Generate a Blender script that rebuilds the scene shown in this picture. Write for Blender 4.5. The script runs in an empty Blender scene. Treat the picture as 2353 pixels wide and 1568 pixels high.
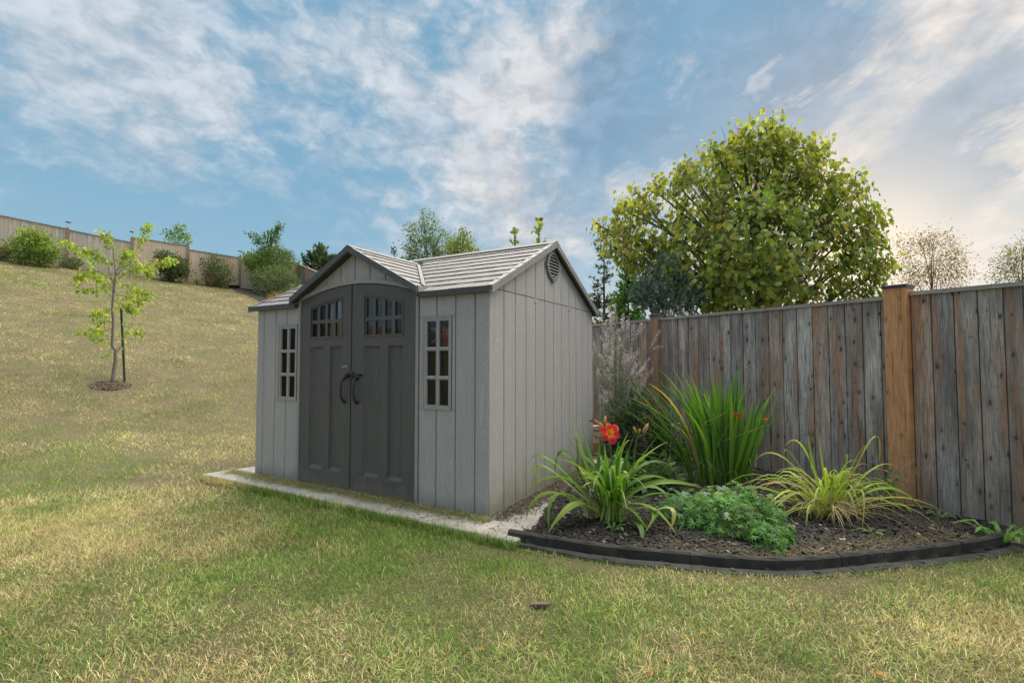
# A garden shed on a concrete pad at the foot of a dry lawn slope, with a flower bed, board fences and trees.
import bpy, math, random
import numpy as np
from mathutils import Vector, Matrix

S = bpy.context.scene
COL = S.collection
random.seed(11)
rng = np.random.default_rng(11)
R = math.radians

# ------------------------------------------------------------------ camera, sky, sun, exposure
FPX, CXP, CYP, CAMZ = 1106.0, 1176.0, 784.0, 1.242      # focal length and centre in 2352-pixel units
PITCH = math.atan(45 / 1106)
cam = bpy.data.objects.new('camera', bpy.data.cameras.new('camera'))
COL.objects.link(cam)
cam.location = (0, 0, CAMZ)
cam.rotation_euler = (R(90) + PITCH, 0, 0)
cam.data.sensor_width = 36
cam.data.lens = FPX / 2352 * 36
cam.data.clip_end = 3000
S.camera = cam
SUN_AZ, SUN_EL = math.atan2(0.736, 1.0), R(62)              # high veiled light; the glow sits low on the same side
GLOW_EL = R(9)
GLOW_AZ = math.atan2(0.736, 1.0)
SUN_STRENGTH, SUN_ANGLE, EXPOSURE = 4.9, 88, 0.80


class G:
    """Short helpers for building shader node trees."""
    def __init__(s, nt):
        s.nt = nt; s.N = nt.nodes; s.L = nt.links; s.N.clear()
    def nd(s, t, **k):
        n = s.N.new(t)
        for a, b in k.items(): setattr(n, a, b)
        return n
    def put(s, sock, v):
        if isinstance(v, bpy.types.NodeSocket): s.L.new(v, sock)
        else: sock.default_value = v
    def M(s, op, a, b=0.0, c=0.0, clamp=False):
        n = s.nd('ShaderNodeMath', operation=op, use_clamp=clamp)
        s.put(n.inputs[0], a); s.put(n.inputs[1], b); s.put(n.inputs[2], c)
        return n.outputs[0]
    def V(s, op, a, b=(0, 0, 0)):
        n = s.nd('ShaderNodeVectorMath', operation=op)
        s.put(n.inputs[0], a); s.put(n.inputs[1], b)
        return n.outputs['Value'] if op in ('DOT_PRODUCT', 'LENGTH') else n.outputs[0]
    def MIX(s, f, a, b, blend='MIX'):
        n = s.nd('ShaderNodeMix', data_type='RGBA', blend_type=blend)
        s.put(n.inputs[0], f)
        for i, v in ((6, a), (7, b)):
            if isinstance(v, tuple) and len(v) == 3: v = v + (1,)
            s.put(n.inputs[i], v)
        return n.outputs[2]
    def SS(s, x, lo, hi, a=0.0, b=1.0, smooth=True):
        n = s.nd('ShaderNodeMapRange', interpolation_type='SMOOTHSTEP' if smooth else 'LINEAR')
        s.put(n.inputs[0], x)
        for i, v in ((1, lo), (2, hi), (3, a), (4, b)): n.inputs[i].default_value = v
        return n.outputs[0]
    def NOISE(s, vec, scale, detail=4, rough=.55, dist=0.0, color=False):
        n = s.nd('ShaderNodeTexNoise')
        s.put(n.inputs['Vector'], vec)
        n.inputs['Scale'].default_value = scale; n.inputs['Detail'].default_value = detail
        n.inputs['Roughness'].default_value = rough; n.inputs['Distortion'].default_value = dist
        return n.outputs['Color'] if color else n.outputs[0]
    def VORO(s, vec, scale, feature='F1', rnd=1.0):
        n = s.nd('ShaderNodeTexVoronoi', feature=feature)
        s.put(n.inputs['Vector'], vec); n.inputs['Scale'].default_value = scale
        n.inputs['Randomness'].default_value = rnd
        return n.outputs
    def SC(s, v, sc, off=None):
        r = s.V('MULTIPLY', v, sc)
        return s.V('ADD', r, off) if off is not None else r
    def XYZ(s, v):
        n = s.nd('ShaderNodeSeparateXYZ'); s.put(n.inputs[0], v); return n.outputs
    def CMB(s, x, y, z):
        n = s.nd('ShaderNodeCombineXYZ')
        for i, v in enumerate((x, y, z)): s.put(n.inputs[i], v)
        return n.outputs[0]


def build_world():
    w = bpy.data.worlds.new('World'); S.world = w; w.use_nodes = True
    g = G(w.node_tree)
    M, V, MIX, SS, NOISE, SC = g.M, g.V, g.MIX, g.SS, g.NOISE, g.SC
    tc = g.nd('ShaderNodeTexCoord')
    d = V('NORMALIZE', tc.outputs['Generated'])
    dx, dy, dz = g.XYZ(d)
    zz = M('ADD', M('MAXIMUM', dz, 0.0), 0.17)
    P = g.CMB(M('DIVIDE', dx, zz), M('DIVIDE', dy, zz), 0.0)
    sky = g.nd('ShaderNodeTexSky', sky_type='NISHITA')
    sky.sun_disc = False; sky.sun_elevation = SUN_EL; sky.sun_rotation = SUN_AZ
    sky.air_density = 1.0; sky.dust_density = 0.6; sky.ozone_density = 2.0
    sd = Vector((math.sin(GLOW_AZ) * math.cos(GLOW_EL), math.cos(GLOW_AZ) * math.cos(GLOW_EL), math.sin(GLOW_EL)))
    sdot = M('MAXIMUM', V('DOT_PRODUCT', d, tuple(sd)), 0.0)
    def DIR(px, py):
        x = (px - CXP) / FPX; y = -(py - CYP) / FPX
        return tuple(Vector((x, math.cos(PITCH) - y * math.sin(PITCH), math.sin(PITCH) + y * math.cos(PITCH))).normalized())
    wob = V('MULTIPLY', V('SUBTRACT', NOISE(d, 5.0, 5, color=True), (.5, .5, .5)), (.26, .26, .26))
    dw = V('NORMALIZE', V('ADD', d, wob))
    def LOBE(px, py, deg):
        return SS(V('DOT_PRODUCT', dw, DIR(px, py)), math.cos(R(deg)), 1.0)
    # clear air between the clouds
    up = M('POWER', M('MAXIMUM', dz, 0.0), 0.75)
    haze = MIX(SS(up, 0.03, 0.62), (2.5, 3.95, 4.75), (1.3, 2.8, 4.05))
    clear = MIX(0.92, sky.outputs[0], haze)
    # a broken cloud layer seen in perspective on a plane overhead
    warp = V('MULTIPLY', V('SUBTRACT', NOISE(P, 1.6, 4, .6, color=True), (.5, .5, .5)), (.30, .30, 0))
    PW = V('ADD', P, warp)
    big = NOISE(SC(PW, (1.0, 0.40, 1), (3.1, 1.7, 0)), 0.55, 4, .5, .2)
    fine = M('ADD', M('MULTIPLY', NOISE(SC(PW, (1.0, 0.80, 1), (7.3, 2.2, 0)), 2.1, 10, .66, .2), .45), M('MULTIPLY', NOISE(SC(d, (1, 1, 1.5), (4.1, 2.7, .3)), 4.6, 9, .64, .25), .55))
    puff = NOISE(SC(d, (1, 1, 1.7), (1.3, 9.2, 4)), 19.0, 5, .6, .35)
    side = SS(dx, -0.55, 0.45)
    base = M('ADD', M('ADD', M('MULTIPLY', big, 0.52), M('MULTIPLY', fine, 0.86)), M('MULTIPLY', puff, 0.62))
    cov = M('ADD', base, M('MULTIPLY', side, 0.13))
    cov = M('ADD', cov, M('MULTIPLY', SS(dz, 0.05, 0.75), 0.06))
    cov = M('ADD', cov, M('MULTIPLY', SS(dy, -0.3, 0.5, 1.0, 0.0), 0.24))          # extra cloud added behind the camera, so the light from there is less blue
    for px, py, deg, a in [(330, 190, 26, .25), (240, 300, 14, .08), (600, 330, 11, .12), (100, 60, 18, .12), (1000, 180, 17, .17), (1250, 330, 15, .17), (1350, 120, 9, .13),
                           (860, 590, 10, .16), (1100, 520, 14, .14), (2250, 420, 26, .16), (1600, 330, 14, .10),
                           (740, 340, 8, -.16), (600, 500, 9, -.16), (150, 560, 20, -.26), (1060, 90, 4, -.12), (760, 60, 5, -.08)]:
        cov = M('ADD', cov, M('MULTIPLY', LOBE(px, py, deg), a))
    mask = SS(cov, 1.00, 1.46)
    dark = M('MULTIPLY', side, 0.5)
    for px, py, deg, a in [(1580, 150, 14, 1.2), (1980, 330, 12, .5), (2130, 500, 10, .9), (1450, 380, 7, .5), (2250, 350, 7, .5), (1850, 80, 10, .4), (2150, 200, 12, -.5),
                           (2280, 620, 8, -.8), (1280, 220, 8, -.6), (1900, 480, 7, .4)]:
        dark = M('ADD', dark, M('MULTIPLY', LOBE(px, py, deg), a))
    streak = NOISE(SC(PW, (1.5, 0.34, 1), (11.0, 5.0, 2)), 2.0, 9, .66, .3)
    tn = M('ADD', M('ADD', M('MULTIPLY', streak, .50), M('MULTIPLY', NOISE(SC(d, (1, 1, 1.8), (9.0, 3.0, 5.0)), 7.0, 7, .62, .3), .34)), M('MULTIPLY', puff, .16))
    thick = SS(M('ADD', tn, M('MULTIPLY', dark, 0.060)), 0.47, 0.59)
    glow = M('POWER', sdot, 4.0); hot = M('POWER', sdot, 150.0); mid = M('POWER', sdot, 26.0)
    white = MIX(glow, (4.45, 4.85, 5.3), (6.8, 6.05, 5.5))
    grey = MIX(glow, (2.2, 3.2, 4.2), (1.7, 2.5, 3.6))
    cloud = MIX(M('MULTIPLY', thick, M('ADD', 0.38, M('MULTIPLY', dark, 0.62)), clamp=True), white, grey)
    relief = g.SS(puff, .32, .68, .84, 1.10)
    cloud = MIX(1.0, cloud, g.CMB(relief, relief, relief), 'MULTIPLY')
    col = MIX(M('MULTIPLY', mask, 0.94), clear, cloud)
    # a low band of pale haze and the warm light round the hidden sun
    col = MIX(M('MULTIPLY', M('SUBTRACT', 1.0, SS(dz, 0.0, 0.30)), M('MULTIPLY', side, 0.50)), col, (4.7, 4.75, 4.85))
    col = MIX(M('MULTIPLY', mid, 0.62), col, (7.0, 6.3, 5.4))
    col = MIX(M('MULTIPLY', hot, 0.75), col, (9.0, 7.6, 5.8))
    bg = g.nd('ShaderNodeBackground'); g.L.new(col, bg.inputs[0]); bg.inputs[1].default_value = 0.082
    out = g.nd('ShaderNodeOutputWorld'); g.L.new(bg.outputs[0], out.inputs[0])
    w.cycles.sampling_method = 'MANUAL'; w.cycles.sample_map_resolution = 256


build_world()
sun = bpy.data.objects.new('sun', bpy.data.lights.new('sun', 'SUN'))
COL.objects.link(sun)
sun.data.energy = SUN_STRENGTH; sun.data.angle = R(SUN_ANGLE); sun.data.color = (1.0, 0.90, 0.76)
sun.rotation_euler = Vector((math.sin(SUN_AZ) * math.cos(SUN_EL), math.cos(SUN_AZ) * math.cos(SUN_EL), math.sin(SUN_EL))).to_track_quat('Z', 'Y').to_euler()
S.view_settings.view_transform = 'Standard'; S.view_settings.look = 'None'
S.view_settings.exposure = EXPOSURE; S.view_settings.gamma = 1.0; S.view_settings.use_curve_mapping = False
S.cycles.max_bounces = 6; S.cycles.diffuse_bounces = 4; S.cycles.glossy_bounces = 2
S.cycles.transmission_bounces = 4; S.cycles.transparent_max_bounces = 8


# ------------------------------------------------------------------ measuring helpers
def ray(px, py):
    x = (px - CXP) / FPX; y = -(py - CYP) / FPX
    return Vector((x, math.cos(PITCH) - y * math.sin(PITCH), math.sin(PITCH) + y * math.cos(PITCH)))

def at(px, py, Y):
    d = ray(px, py); return Vector((0, 0, CAMZ)) + d * (Y / d.y)

def onz(px, py, z=0.0):
    d = ray(px, py); return Vector((0, 0, CAMZ)) + d * ((z - CAMZ) / d.z)

def sstep(a, b, x):
    t = np.clip((np.asarray(x, float) - a) / (b - a), 0, 1); return t * t * (3 - 2 * t)

def softplus(p, k):
    p = np.asarray(p, float); return k * np.logaddexp(0, p / k)

def terr(x, y):
    """Height of the ground: flat round the shed, rising to the fence at the back left."""
    x = np.asarray(x, float); y = np.asarray(y, float)
    p = .78 - .173 * (x + 7.45) + .183 * (y - 9)
    p = softplus(p, .18); p = p - softplus(p - 6.9, .5)
    base = -0.05 - 0.035 * sstep(2, 4, x)
    b = .010 * np.sin(x * 1.7 + y * .6) * np.sin(y * 1.3 - x * .4) + .02 * np.sin(x * .6 + 1) * np.sin(y * .5)
    return base + p + b * sstep(1.5, 4.0, np.hypot(x + .5, y - 5.5))

def on_terrain(px, py):
    d = ray(px, py); o = Vector((0, 0, CAMZ)); t = 1.0
    while t < 200:
        p = o + d * t
        if p.z < float(terr(p.x, p.y)): break
        t += .03
    return p

def _hash(ix, iy, s):
    n = (ix * 374761393 + iy * 668265263 + s * 974634777) & 0xffffffff
    n = ((n ^ (n >> 13)) * 1274126177) & 0xffffffff
    return ((n ^ (n >> 16)) & 0xffff) / 65535.0

def vnoise(x, y, s=0):
    x = np.asarray(x, float); y = np.asarray(y, float)
    ix = np.floor(x).astype(np.int64); iy = np.floor(y).astype(np.int64)
    fx = x - ix; fy = y - iy; fx = fx * fx * (3 - 2 * fx); fy = fy * fy * (3 - 2 * fy)
    a = _hash(ix, iy, s); b = _hash(ix + 1, iy, s); c = _hash(ix, iy + 1, s); e = _hash(ix + 1, iy + 1, s)
    return (a * (1 - fx) + b * fx) * (1 - fy) + (c * (1 - fx) + e * fx) * fy

def fbm(x, y, s=0, o=4):
    t = 0; a = .5; n = 0
    for i in range(o):
        t = t + a * vnoise(x * 2 ** i, y * 2 ** i, s + i); n += a; a *= .5
    return t / n


# ------------------------------------------------------------------ object helpers
PINV = {}

def link(o, parent=None):
    COL.objects.link(o)
    if parent is not None:
        o.parent = parent
        if parent in PINV: o.matrix_parent_inverse = PINV[parent]
    return o

def tag(o, label=None, cat=None, group=None, kind=None):
    for k, v in (('label', label), ('category', cat), ('group', group), ('kind', kind)):
        if v: o[k] = v
    return o

def thing(name, label, cat, loc, group=None, rotz=None):
    o = bpy.data.objects.new(name, None); o.empty_display_size = .1
    COL.objects.link(o); o.location = loc
    if rotz is not None: o.rotation_euler = (0, 0, rotz)          # parts in the thing's own frame
    else: PINV[o] = Matrix.Translation(-Vector(loc))              # parts given in world coordinates
    return tag(o, label, cat, group)

def sub(parent, o):
    """o's vertices share the frame of parent (a part): hang o below it."""
    o.parent = parent
    o.matrix_parent_inverse = Matrix.Identity(4)
    return o

def np_mesh(name, V, F, cols=None, smooth=False):
    V = np.ascontiguousarray(V, dtype=np.float32).reshape(-1, 3)
    F = np.ascontiguousarray(F, dtype=np.int32); k = F.shape[1]; n = F.shape[0]
    me = bpy.data.meshes.new(name)
    me.vertices.add(len(V)); me.vertices.foreach_set('co', V.ravel())
    me.loops.add(n * k); me.loops.foreach_set('vertex_index', F.ravel())
    me.polygons.add(n); me.polygons.foreach_set('loop_start', np.arange(0, n * k, k, dtype=np.int32))
    if smooth: me.polygons.foreach_set('use_smooth', np.ones(n, dtype=bool))
    if cols is not None:
        c = np.ones((len(V), 4), np.float32); c[:, :3] = cols
        me.color_attributes.new('Col', 'FLOAT_COLOR', 'POINT').data.foreach_set('color', c.ravel())
    me.update(calc_edges=True)
    return me

def mesh_obj(name, me, mat, parent=None, **t):
    if mat is not None and not me.materials: me.materials.append(mat)
    o = bpy.data.objects.new(name, me); link(o, parent)
    return tag(o, **t)


class MB:
    """Collects shapes and links them as one mesh object."""
    def __init__(s): s.v = []; s.f = []; s.c = []; s.col = None
    def add(s, vs, fs):
        b = len(s.v); s.v += [tuple(p) for p in vs]; s.f += [tuple(i + b for i in f) for f in fs]
        if s.col is not None: s.c += [s.col] * len(vs)
        return s
    def box(s, x0, x1, y0, y1, z0, z1):
        vs = [(x, y, z) for z in (z0, z1) for y in (y0, y1) for x in (x0, x1)]
        return s.add(vs, [(0, 2, 3, 1), (4, 5, 7, 6), (0, 1, 5, 4), (2, 6, 7, 3), (0, 4, 6, 2), (1, 3, 7, 5)])
    def hexa(s, a, b):
        """two quads (lists of four points, same order) joined into a block"""
        return s.add(list(a) + list(b), [(3, 2, 1, 0), (4, 5, 6, 7), (0, 1, 5, 4), (1, 2, 6, 5), (2, 3, 7, 6), (3, 0, 4, 7)])
    def prism(s, poly, fn, d0, d1):
        """poly: (a, z) pairs; fn(a, d, z) -> point; extruded from d0 to d1"""
        n = len(poly)
        vs = [fn(a, d0, z) for a, z in poly] + [fn(a, d1, z) for a, z in poly]
        fs = [tuple(range(n)), tuple(range(2 * n - 1, n - 1, -1))] + [(i, i + n, (i + 1) % n + n, (i + 1) % n) for i in range(n)]
        return s.add(vs, fs)
    def tube(s, pts, rad, n=6, cap=True):
        pts = [Vector(p) for p in pts]
        if not hasattr(rad, '__len__'): rad = [rad] * len(pts)
        up = Vector((0.13, 0.31, 0.94)); rings = []
        for i, p in enumerate(pts):
            t = (pts[min(i + 1, len(pts) - 1)] - pts[max(i - 1, 0)]).normalized()
            a = t.cross(up)
            if a.length < 1e-3: a = t.cross(Vector((1, 0, 0)))
            a.normalize(); b = t.cross(a)
            rings.append([p + (a * math.cos(2 * math.pi * k / n) + b * math.sin(2 * math.pi * k / n)) * rad[i] for k in range(n)])
        vs = [p for r in rings for p in r]; fs = []
        for i in range(len(pts) - 1):
            for k in range(n):
                k2 = (k + 1) % n
                fs.append((i * n + k, i * n + k2, (i + 1) * n + k2, (i + 1) * n + k))
        if cap: fs += [tuple(range(n - 1, -1, -1)), tuple((len(pts) - 1) * n + k for k in range(n))]
        return s.add(vs, fs)
    def lathe(s, prof, cen, n=12):
        c = Vector(cen); vs = []
        for r, z in prof: vs += [c + Vector((r * math.cos(2 * math.pi * k / n), r * math.sin(2 * math.pi * k / n), z)) for k in range(n)]
        fs = [(i * n + k, i * n + (k + 1) % n, (i + 1) * n + (k + 1) % n, (i + 1) * n + k) for i in range(len(prof) - 1) for k in range(n)]
        fs += [tuple(range(n - 1, -1, -1)), tuple((len(prof) - 1) * n + k for k in range(n))]
        return s.add(vs, fs)
    def mesh(s, name, smooth=False):
        me = bpy.data.meshes.new(name); me.from_pydata(s.v, [], s.f)
        if s.c:
            c = np.ones((len(s.v), 4), np.float32); c[:, :3] = np.array(s.c)
            me.color_attributes.new('Col', 'FLOAT_COLOR', 'POINT').data.foreach_set('color', c.ravel())
        if smooth:
            me.polygons.foreach_set('use_smooth', np.ones(len(me.polygons), dtype=bool))
        return me
    def build(s, name, mat, parent=None, smooth=False, **t):
        return mesh_obj(name, s.mesh(name, smooth), mat, parent, **t)


# ------------------------------------------------------------------ materials
def new_mat(name):
    m = bpy.data.materials.new(name); m.use_nodes = True
    g = G(m.node_tree)
    g.out = g.nd('ShaderNodeOutputMaterial'); g.bs = g.nd('ShaderNodeBsdfPrincipled')
    g.L.new(g.bs.outputs[0], g.out.inputs[0])
    g.co = g.nd('ShaderNodeTexCoord').outputs['Object']
    g.rnd = g.nd('ShaderNodeObjectInfo').outputs['Random']
    return m, g

def bump(g, h, strength=.3, dist=.01):
    n = g.nd('ShaderNodeBump'); n.inputs['Strength'].default_value = strength; n.inputs['Distance'].default_value = dist
    g.put(n.inputs['Height'], h); g.L.new(n.outputs[0], g.bs.inputs['Normal'])

def plain(name, c, rough=.6, metal=0.0, spec=.4, var=.12, scale=30):
    m, g = new_mat(name)
    n = g.NOISE(g.co, scale, 4, .6)
    g.put(g.bs.inputs['Base Color'], g.MIX(n, tuple(x * (1 - var) for x in c), tuple(min(1, x * (1 + var)) for x in c)))
    g.bs.inputs['Roughness'].default_value = rough; g.bs.inputs['Metallic'].default_value = metal
    g.bs.inputs['Specular IOR Level'].default_value = spec
    bump(g, n, .15, .002)
    return m

def shed_mat(name, c, warm, rough=.52, algae=False, scuffs=False, grain=(1, 1, 1)):
    """Moulded wood-grain plastic."""
    m, g = new_mat(name)
    off = g.M('MULTIPLY', g.rnd, 37.0)
    p = g.V('ADD', g.co, g.CMB(off, off, off))
    st = g.NOISE(g.SC(p, (70 * grain[0], 70 * grain[1], 3.2 * grain[2])), 1.0, 6, .70, .35)
    wv = g.NOISE(g.SC(p, (16 * grain[0], 16 * grain[1], 1.6 * grain[2])), 1.0, 3, .55, 1.2)
    cath = g.M('SINE', g.M('MULTIPLY', wv, 90.0))
    h = g.M('ADD', g.M('MULTIPLY', st, .75), g.M('MULTIPLY', cath, .16))
    soft = g.NOISE(g.SC(p, (3, 3, .8)), 1.0, 3, .5)
    col = g.MIX(soft, c, warm)
    col = g.MIX(g.SS(h, .22, .62, .42, 0.0), col, tuple(x * .58 for x in c))
    col = g.MIX(g.M('MULTIPLY', g.rnd, .16), col, tuple(x * .75 for x in c))
    runs = g.NOISE(g.SC(g.co, (17, 17, .55)), 1.0, 4, .6, .2)
    col = g.MIX(g.SS(runs, .42, .72, 0, .20), col, tuple(x * .62 for x in warm))
    col = g.MIX(g.SS(g.NOISE(g.SC(g.co, (60, 60, 5)), 1.0, 5, .7), .60, .78, 0, .22), col, tuple(min(.8, x * 1.5) for x in c))
    z = g.XYZ(g.co)[2]
    dirt = g.NOISE(g.SC(g.co, (9, 9, 3.5)), 1.0, 5, .65)
    if algae:
        edge = g.M('ADD', z, g.M('MULTIPLY', g.M('SUBTRACT', dirt, .5), .55))
        col = g.MIX(g.M('MULTIPLY', g.SS(edge, .02, .42, 1.0, 0.0), .62), col, (.20, .23, .13))
    edge2 = g.M('ADD', z, g.M('MULTIPLY', g.M('SUBTRACT', dirt, .5), .25))
    col = g.MIX(g.M('MULTIPLY', g.SS(edge2, .0, .16, 1.0, 0.0), .45), col, (.19, .16, .115))
    if scuffs:
        v = g.nd('ShaderNodeTexVoronoi', voronoi_dimensions='2D'); q = g.XYZ(g.co); g.put(v.inputs['Vector'], g.CMB(g.M('MULTIPLY', q[0], 85.0), g.M('MULTIPLY', q[2], 42.0), 0.0)); v.inputs['Scale'].default_value = 1.0
        v = v.outputs
        sp = g.M('MULTIPLY', g.M('LESS_THAN', v['Distance'], .24), g.M('GREATER_THAN', g.XYZ(v['Color'])[0], .74))
        near = g.SS(g.M('ADD', z, g.M('MULTIPLY', g.M('SUBTRACT', dirt, .5), .5)), .02, .26, 1.0, 0.0)
        col = g.MIX(g.M('MULTIPLY', g.M('MULTIPLY', sp, near), .55), col, (.42, .42, .40))
        dust = g.NOISE(g.SC(g.co, (40, 40, 9)), 1.0, 6, .7)
        col = g.MIX(g.SS(dust, .55, .8, 0, .22), col, (.30, .29, .28))
    g.put(g.bs.inputs['Base Color'], col)
    g.bs.inputs['Roughness'].default_value = rough; g.bs.inputs['Specular IOR Level'].default_value = .35
    bump(g, h, .5, .005)
    return m

def fence_mat(name, greys, brown, vert=True, brownness=.5, along=(1, 0), wear=1.0, knots=1.0):
    """Weathered cedar: silver grey with cracks, knots and red-brown remains. along: direction of the fence on plan."""
    m, g = new_mat(name)
    cx, cy, cz = g.XYZ(g.co)
    s_ = g.M('ADD', g.M('MULTIPLY', cx, along[0]), g.M('MULTIPLY', cy, along[1]))
    a, l = (s_, cz) if vert else (cz, s_)                       # across and along the grain
    a = g.M('ADD', a, g.M('MULTIPLY', g.rnd, 61.0)); l = g.M('ADD', l, g.M('MULTIPLY', g.rnd, 23.0))
    def P2(sa, sl): return g.CMB(g.M('MULTIPLY', a, sa), g.M('MULTIPLY', l, sl), 0.0)
    W_ = lambda v: g.M('MULTIPLY', v, wear)
    vo = g.nd('ShaderNodeTexVoronoi', voronoi_dimensions='2D'); g.put(vo.inputs['Vector'], P2(10.5, 4.6)); vo.inputs['Scale'].default_value = 1.0
    kc = g.XYZ(vo.outputs['Color'])
    kd = g.M('ADD', vo.outputs['Distance'], g.M('MULTIPLY', g.M('SUBTRACT', g.NOISE(P2(80, 45), 1.0, 3), .5), .16))
    kd = g.M('DIVIDE', kd, g.SS(kc[1], 0, 1, .35, 1.15, False))
    kon = g.M('MULTIPLY', g.SS(kc[0], .42, .75), knots)
    knot = g.M('MULTIPLY', g.SS(kd, .03, .17, 1.0, 0.0), kon)
    ring = g.M('MULTIPLY', g.SS(kd, .10, .42, 1.0, 0.0), kon)
    fine = g.NOISE(P2(95, 5), 1.0, 5, .68, .3)
    flow = g.NOISE(P2(11, .9), 1.0, 3, .5, .3)
    ripple = g.M('SINE', g.M('ADD', g.M('MULTIPLY', flow, 85.0), g.M('MULTIPLY', ring, 11.0)))
    crack = g.SS(g.NOISE(P2(52, 1.5), 1.0, 3, .55, .8), .62, .70)
    cross = g.M('MULTIPLY', g.SS(g.NOISE(P2(9, 26), 1.0, 4, .6, 1.2), .60, .70), g.SS(g.NOISE(P2(6, 2), 1.0, 2), .45, .6))
    broad = g.NOISE(P2(9, .9), 1.0, 4, .62)
    col = g.MIX(g.SS(broad, .30, .70), greys[0], greys[1])
    amount = g.M('ADD', g.M('MULTIPLY', g.SS(g.NOISE(P2(12, .8), 1.0, 4, .6, .5), .50, .68), .8), g.SS(g.rnd, .45, 1.0, 0.0, .5))
    col = g.MIX(g.M('MULTIPLY', amount, brownness, clamp=True), col, brown)
    col = g.MIX(W_(g.SS(fine, .30, .62, .62, 0.0)), col, tuple(x * .40 for x in greys[0]))
    col = g.MIX(W_(g.SS(ripple, -1, 1, .24, 0)), col, tuple(x * .45 for x in greys[0]))
    col = g.MIX(W_(g.M('MULTIPLY', crack, .75)), col, (.04, .034, .03))
    col = g.MIX(W_(g.M('MULTIPLY', cross, .62)), col, (.06, .05, .042))
    col = g.MIX(W_(g.M('MULTIPLY', ring, .24)), col, (.13, .095, .07))
    col = g.MIX(W_(g.M('MULTIPLY', knot, .95)), col, (.028, .022, .018))
    col = g.MIX(g.SS(g.M('FRACT', g.M('MULTIPLY', g.rnd, 7.3)), 0, 1, 0, .45 * wear), col, tuple(x * .60 for x in greys[0]))
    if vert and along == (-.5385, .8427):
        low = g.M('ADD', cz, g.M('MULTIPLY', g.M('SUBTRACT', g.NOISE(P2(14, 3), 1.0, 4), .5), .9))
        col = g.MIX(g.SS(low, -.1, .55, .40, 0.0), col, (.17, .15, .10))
    g.put(g.bs.inputs['Base Color'], col)
    g.bs.inputs['Roughness'].default_value = .78; g.bs.inputs['Specular IOR Level'].default_value = .25
    bump(g, g.M('SUBTRACT', g.M('ADD', g.M('MULTIPLY', fine, .7), g.M('MULTIPLY', ripple, .12)), g.M('MULTIPLY', g.M('ADD', crack, knot), .9)), .55, .006)
    return m

def leaf_mat(name, trans=.35, rough=.5, spec=.35, gain=1.0, through=(1.35, 1.5, .7)):
    m, g = new_mat(name)
    a = g.nd('ShaderNodeAttribute', attribute_name='Col').outputs['Color']
    hs = g.nd('ShaderNodeHueSaturation'); g.put(hs.inputs['Color'], a)
    g.put(hs.inputs['Value'], g.SS(g.rnd, 0, 1, .82 * gain, 1.18 * gain, False))
    g.put(hs.inputs['Hue'], g.SS(g.rnd, 0, 1, .49, .51, False))
    c = hs.outputs[0]
    g.put(g.bs.inputs['Base Color'], c)
    g.bs.inputs['Roughness'].default_value = rough; g.bs.inputs['Specular IOR Level'].default_value = spec
    t = g.nd('ShaderNodeBsdfTranslucent'); g.put(t.inputs[0], g.MIX(1.0, c, through, 'MULTIPLY'))
    mx = g.nd('ShaderNodeMixShader'); mx.inputs[0].default_value = trans
    g.L.new(g.bs.outputs[0], mx.inputs[1]); g.L.new(t.outputs[0], mx.inputs[2]); g.L.new(mx.outputs[0], g.out.inputs[0])
    return m

MAT = {}
MAT['wall'] = shed_mat('shed_wall_plastic', (.41, .405, .415), (.46, .44, .437))
MAT['side'] = shed_mat('shed_side_plastic', (.405, .40, .41), (.465, .445, .435), algae=True)
MAT['trim'] = shed_mat('shed_trim_plastic', (.35, .348, .36), (.385, .37, .37))
MAT['door'] = shed_mat('shed_door_plastic', (.100, .100, .107), (.124, .119, .117), rough=.45, scuffs=True)
MAT['slate'] = shed_mat('shed_dark_trim_plastic', (.085, .095, .11), (.10, .105, .11), rough=.45, grain=(.3, .3, 10))
MAT['shingle'] = shed_mat('shed_shingle_plastic', (.16, .158, .162), (.205, .197, .196), rough=.6, grain=(.35, .35, 12))
MAT['rake'] = shed_mat('shed_rake_plastic', (.235, .235, .24), (.285, .275, .27), rough=.55, grain=(.35, .35, 12))
MAT['roof_under'] = plain('roof_underlay', (.055, .057, .06), .7)
MAT['backing'] = plain('shed_groove_plastic', (.10, .10, .105), .7)
MAT['inside'] = plain('shed_inside_plastic', (.22, .21, .20), .7)
MAT['black'] = plain('black_metal', (.012, .012, .013), .42, 0.0, .5)
MAT['handle'] = plain('handle_plastic', (.022, .023, .026), .38, 0, .5, .3, 60)
SIDE_DIR, HILL_DIR = (-.5385, .8427), (-.905, -.425)
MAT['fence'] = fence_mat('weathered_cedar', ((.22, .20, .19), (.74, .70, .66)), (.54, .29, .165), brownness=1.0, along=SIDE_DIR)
MAT['rail'] = fence_mat('weathered_rail', ((.34, .33, .31), (.56, .54, .51)), (.40, .29, .21), vert=False, brownness=.4, along=SIDE_DIR)
MAT['hill_rail'] = fence_mat('weathered_slope_rail', ((.38, .36, .33), (.58, .56, .52)), (.45, .33, .24), vert=False, brownness=.4, along=HILL_DIR)
MAT['post'] = fence_mat('orange_cedar_post', ((.58, .29, .14), (.70, .37, .19)), (.62, .30, .13), brownness=.7, along=SIDE_DIR, wear=.8, knots=.6)
MAT['post_dull'] = fence_mat('brown_cedar_post', ((.36, .22, .145), (.46, .30, .20)), (.42, .24, .15), brownness=.7, along=SIDE_DIR, wear=.9, knots=.6)
MAT['hill_fence'] = fence_mat('pale_weathered_boards', ((.56, .50, .42), (.80, .73, .63)), (.55, .46, .36), brownness=.6, along=HILL_DIR, wear=.5)
MAT['hill_fence_warm'] = fence_mat('newer_boards', ((.70, .58, .45), (.85, .72, .57)), (.80, .52, .32), brownness=.75, along=HILL_DIR, wear=.4)
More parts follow.
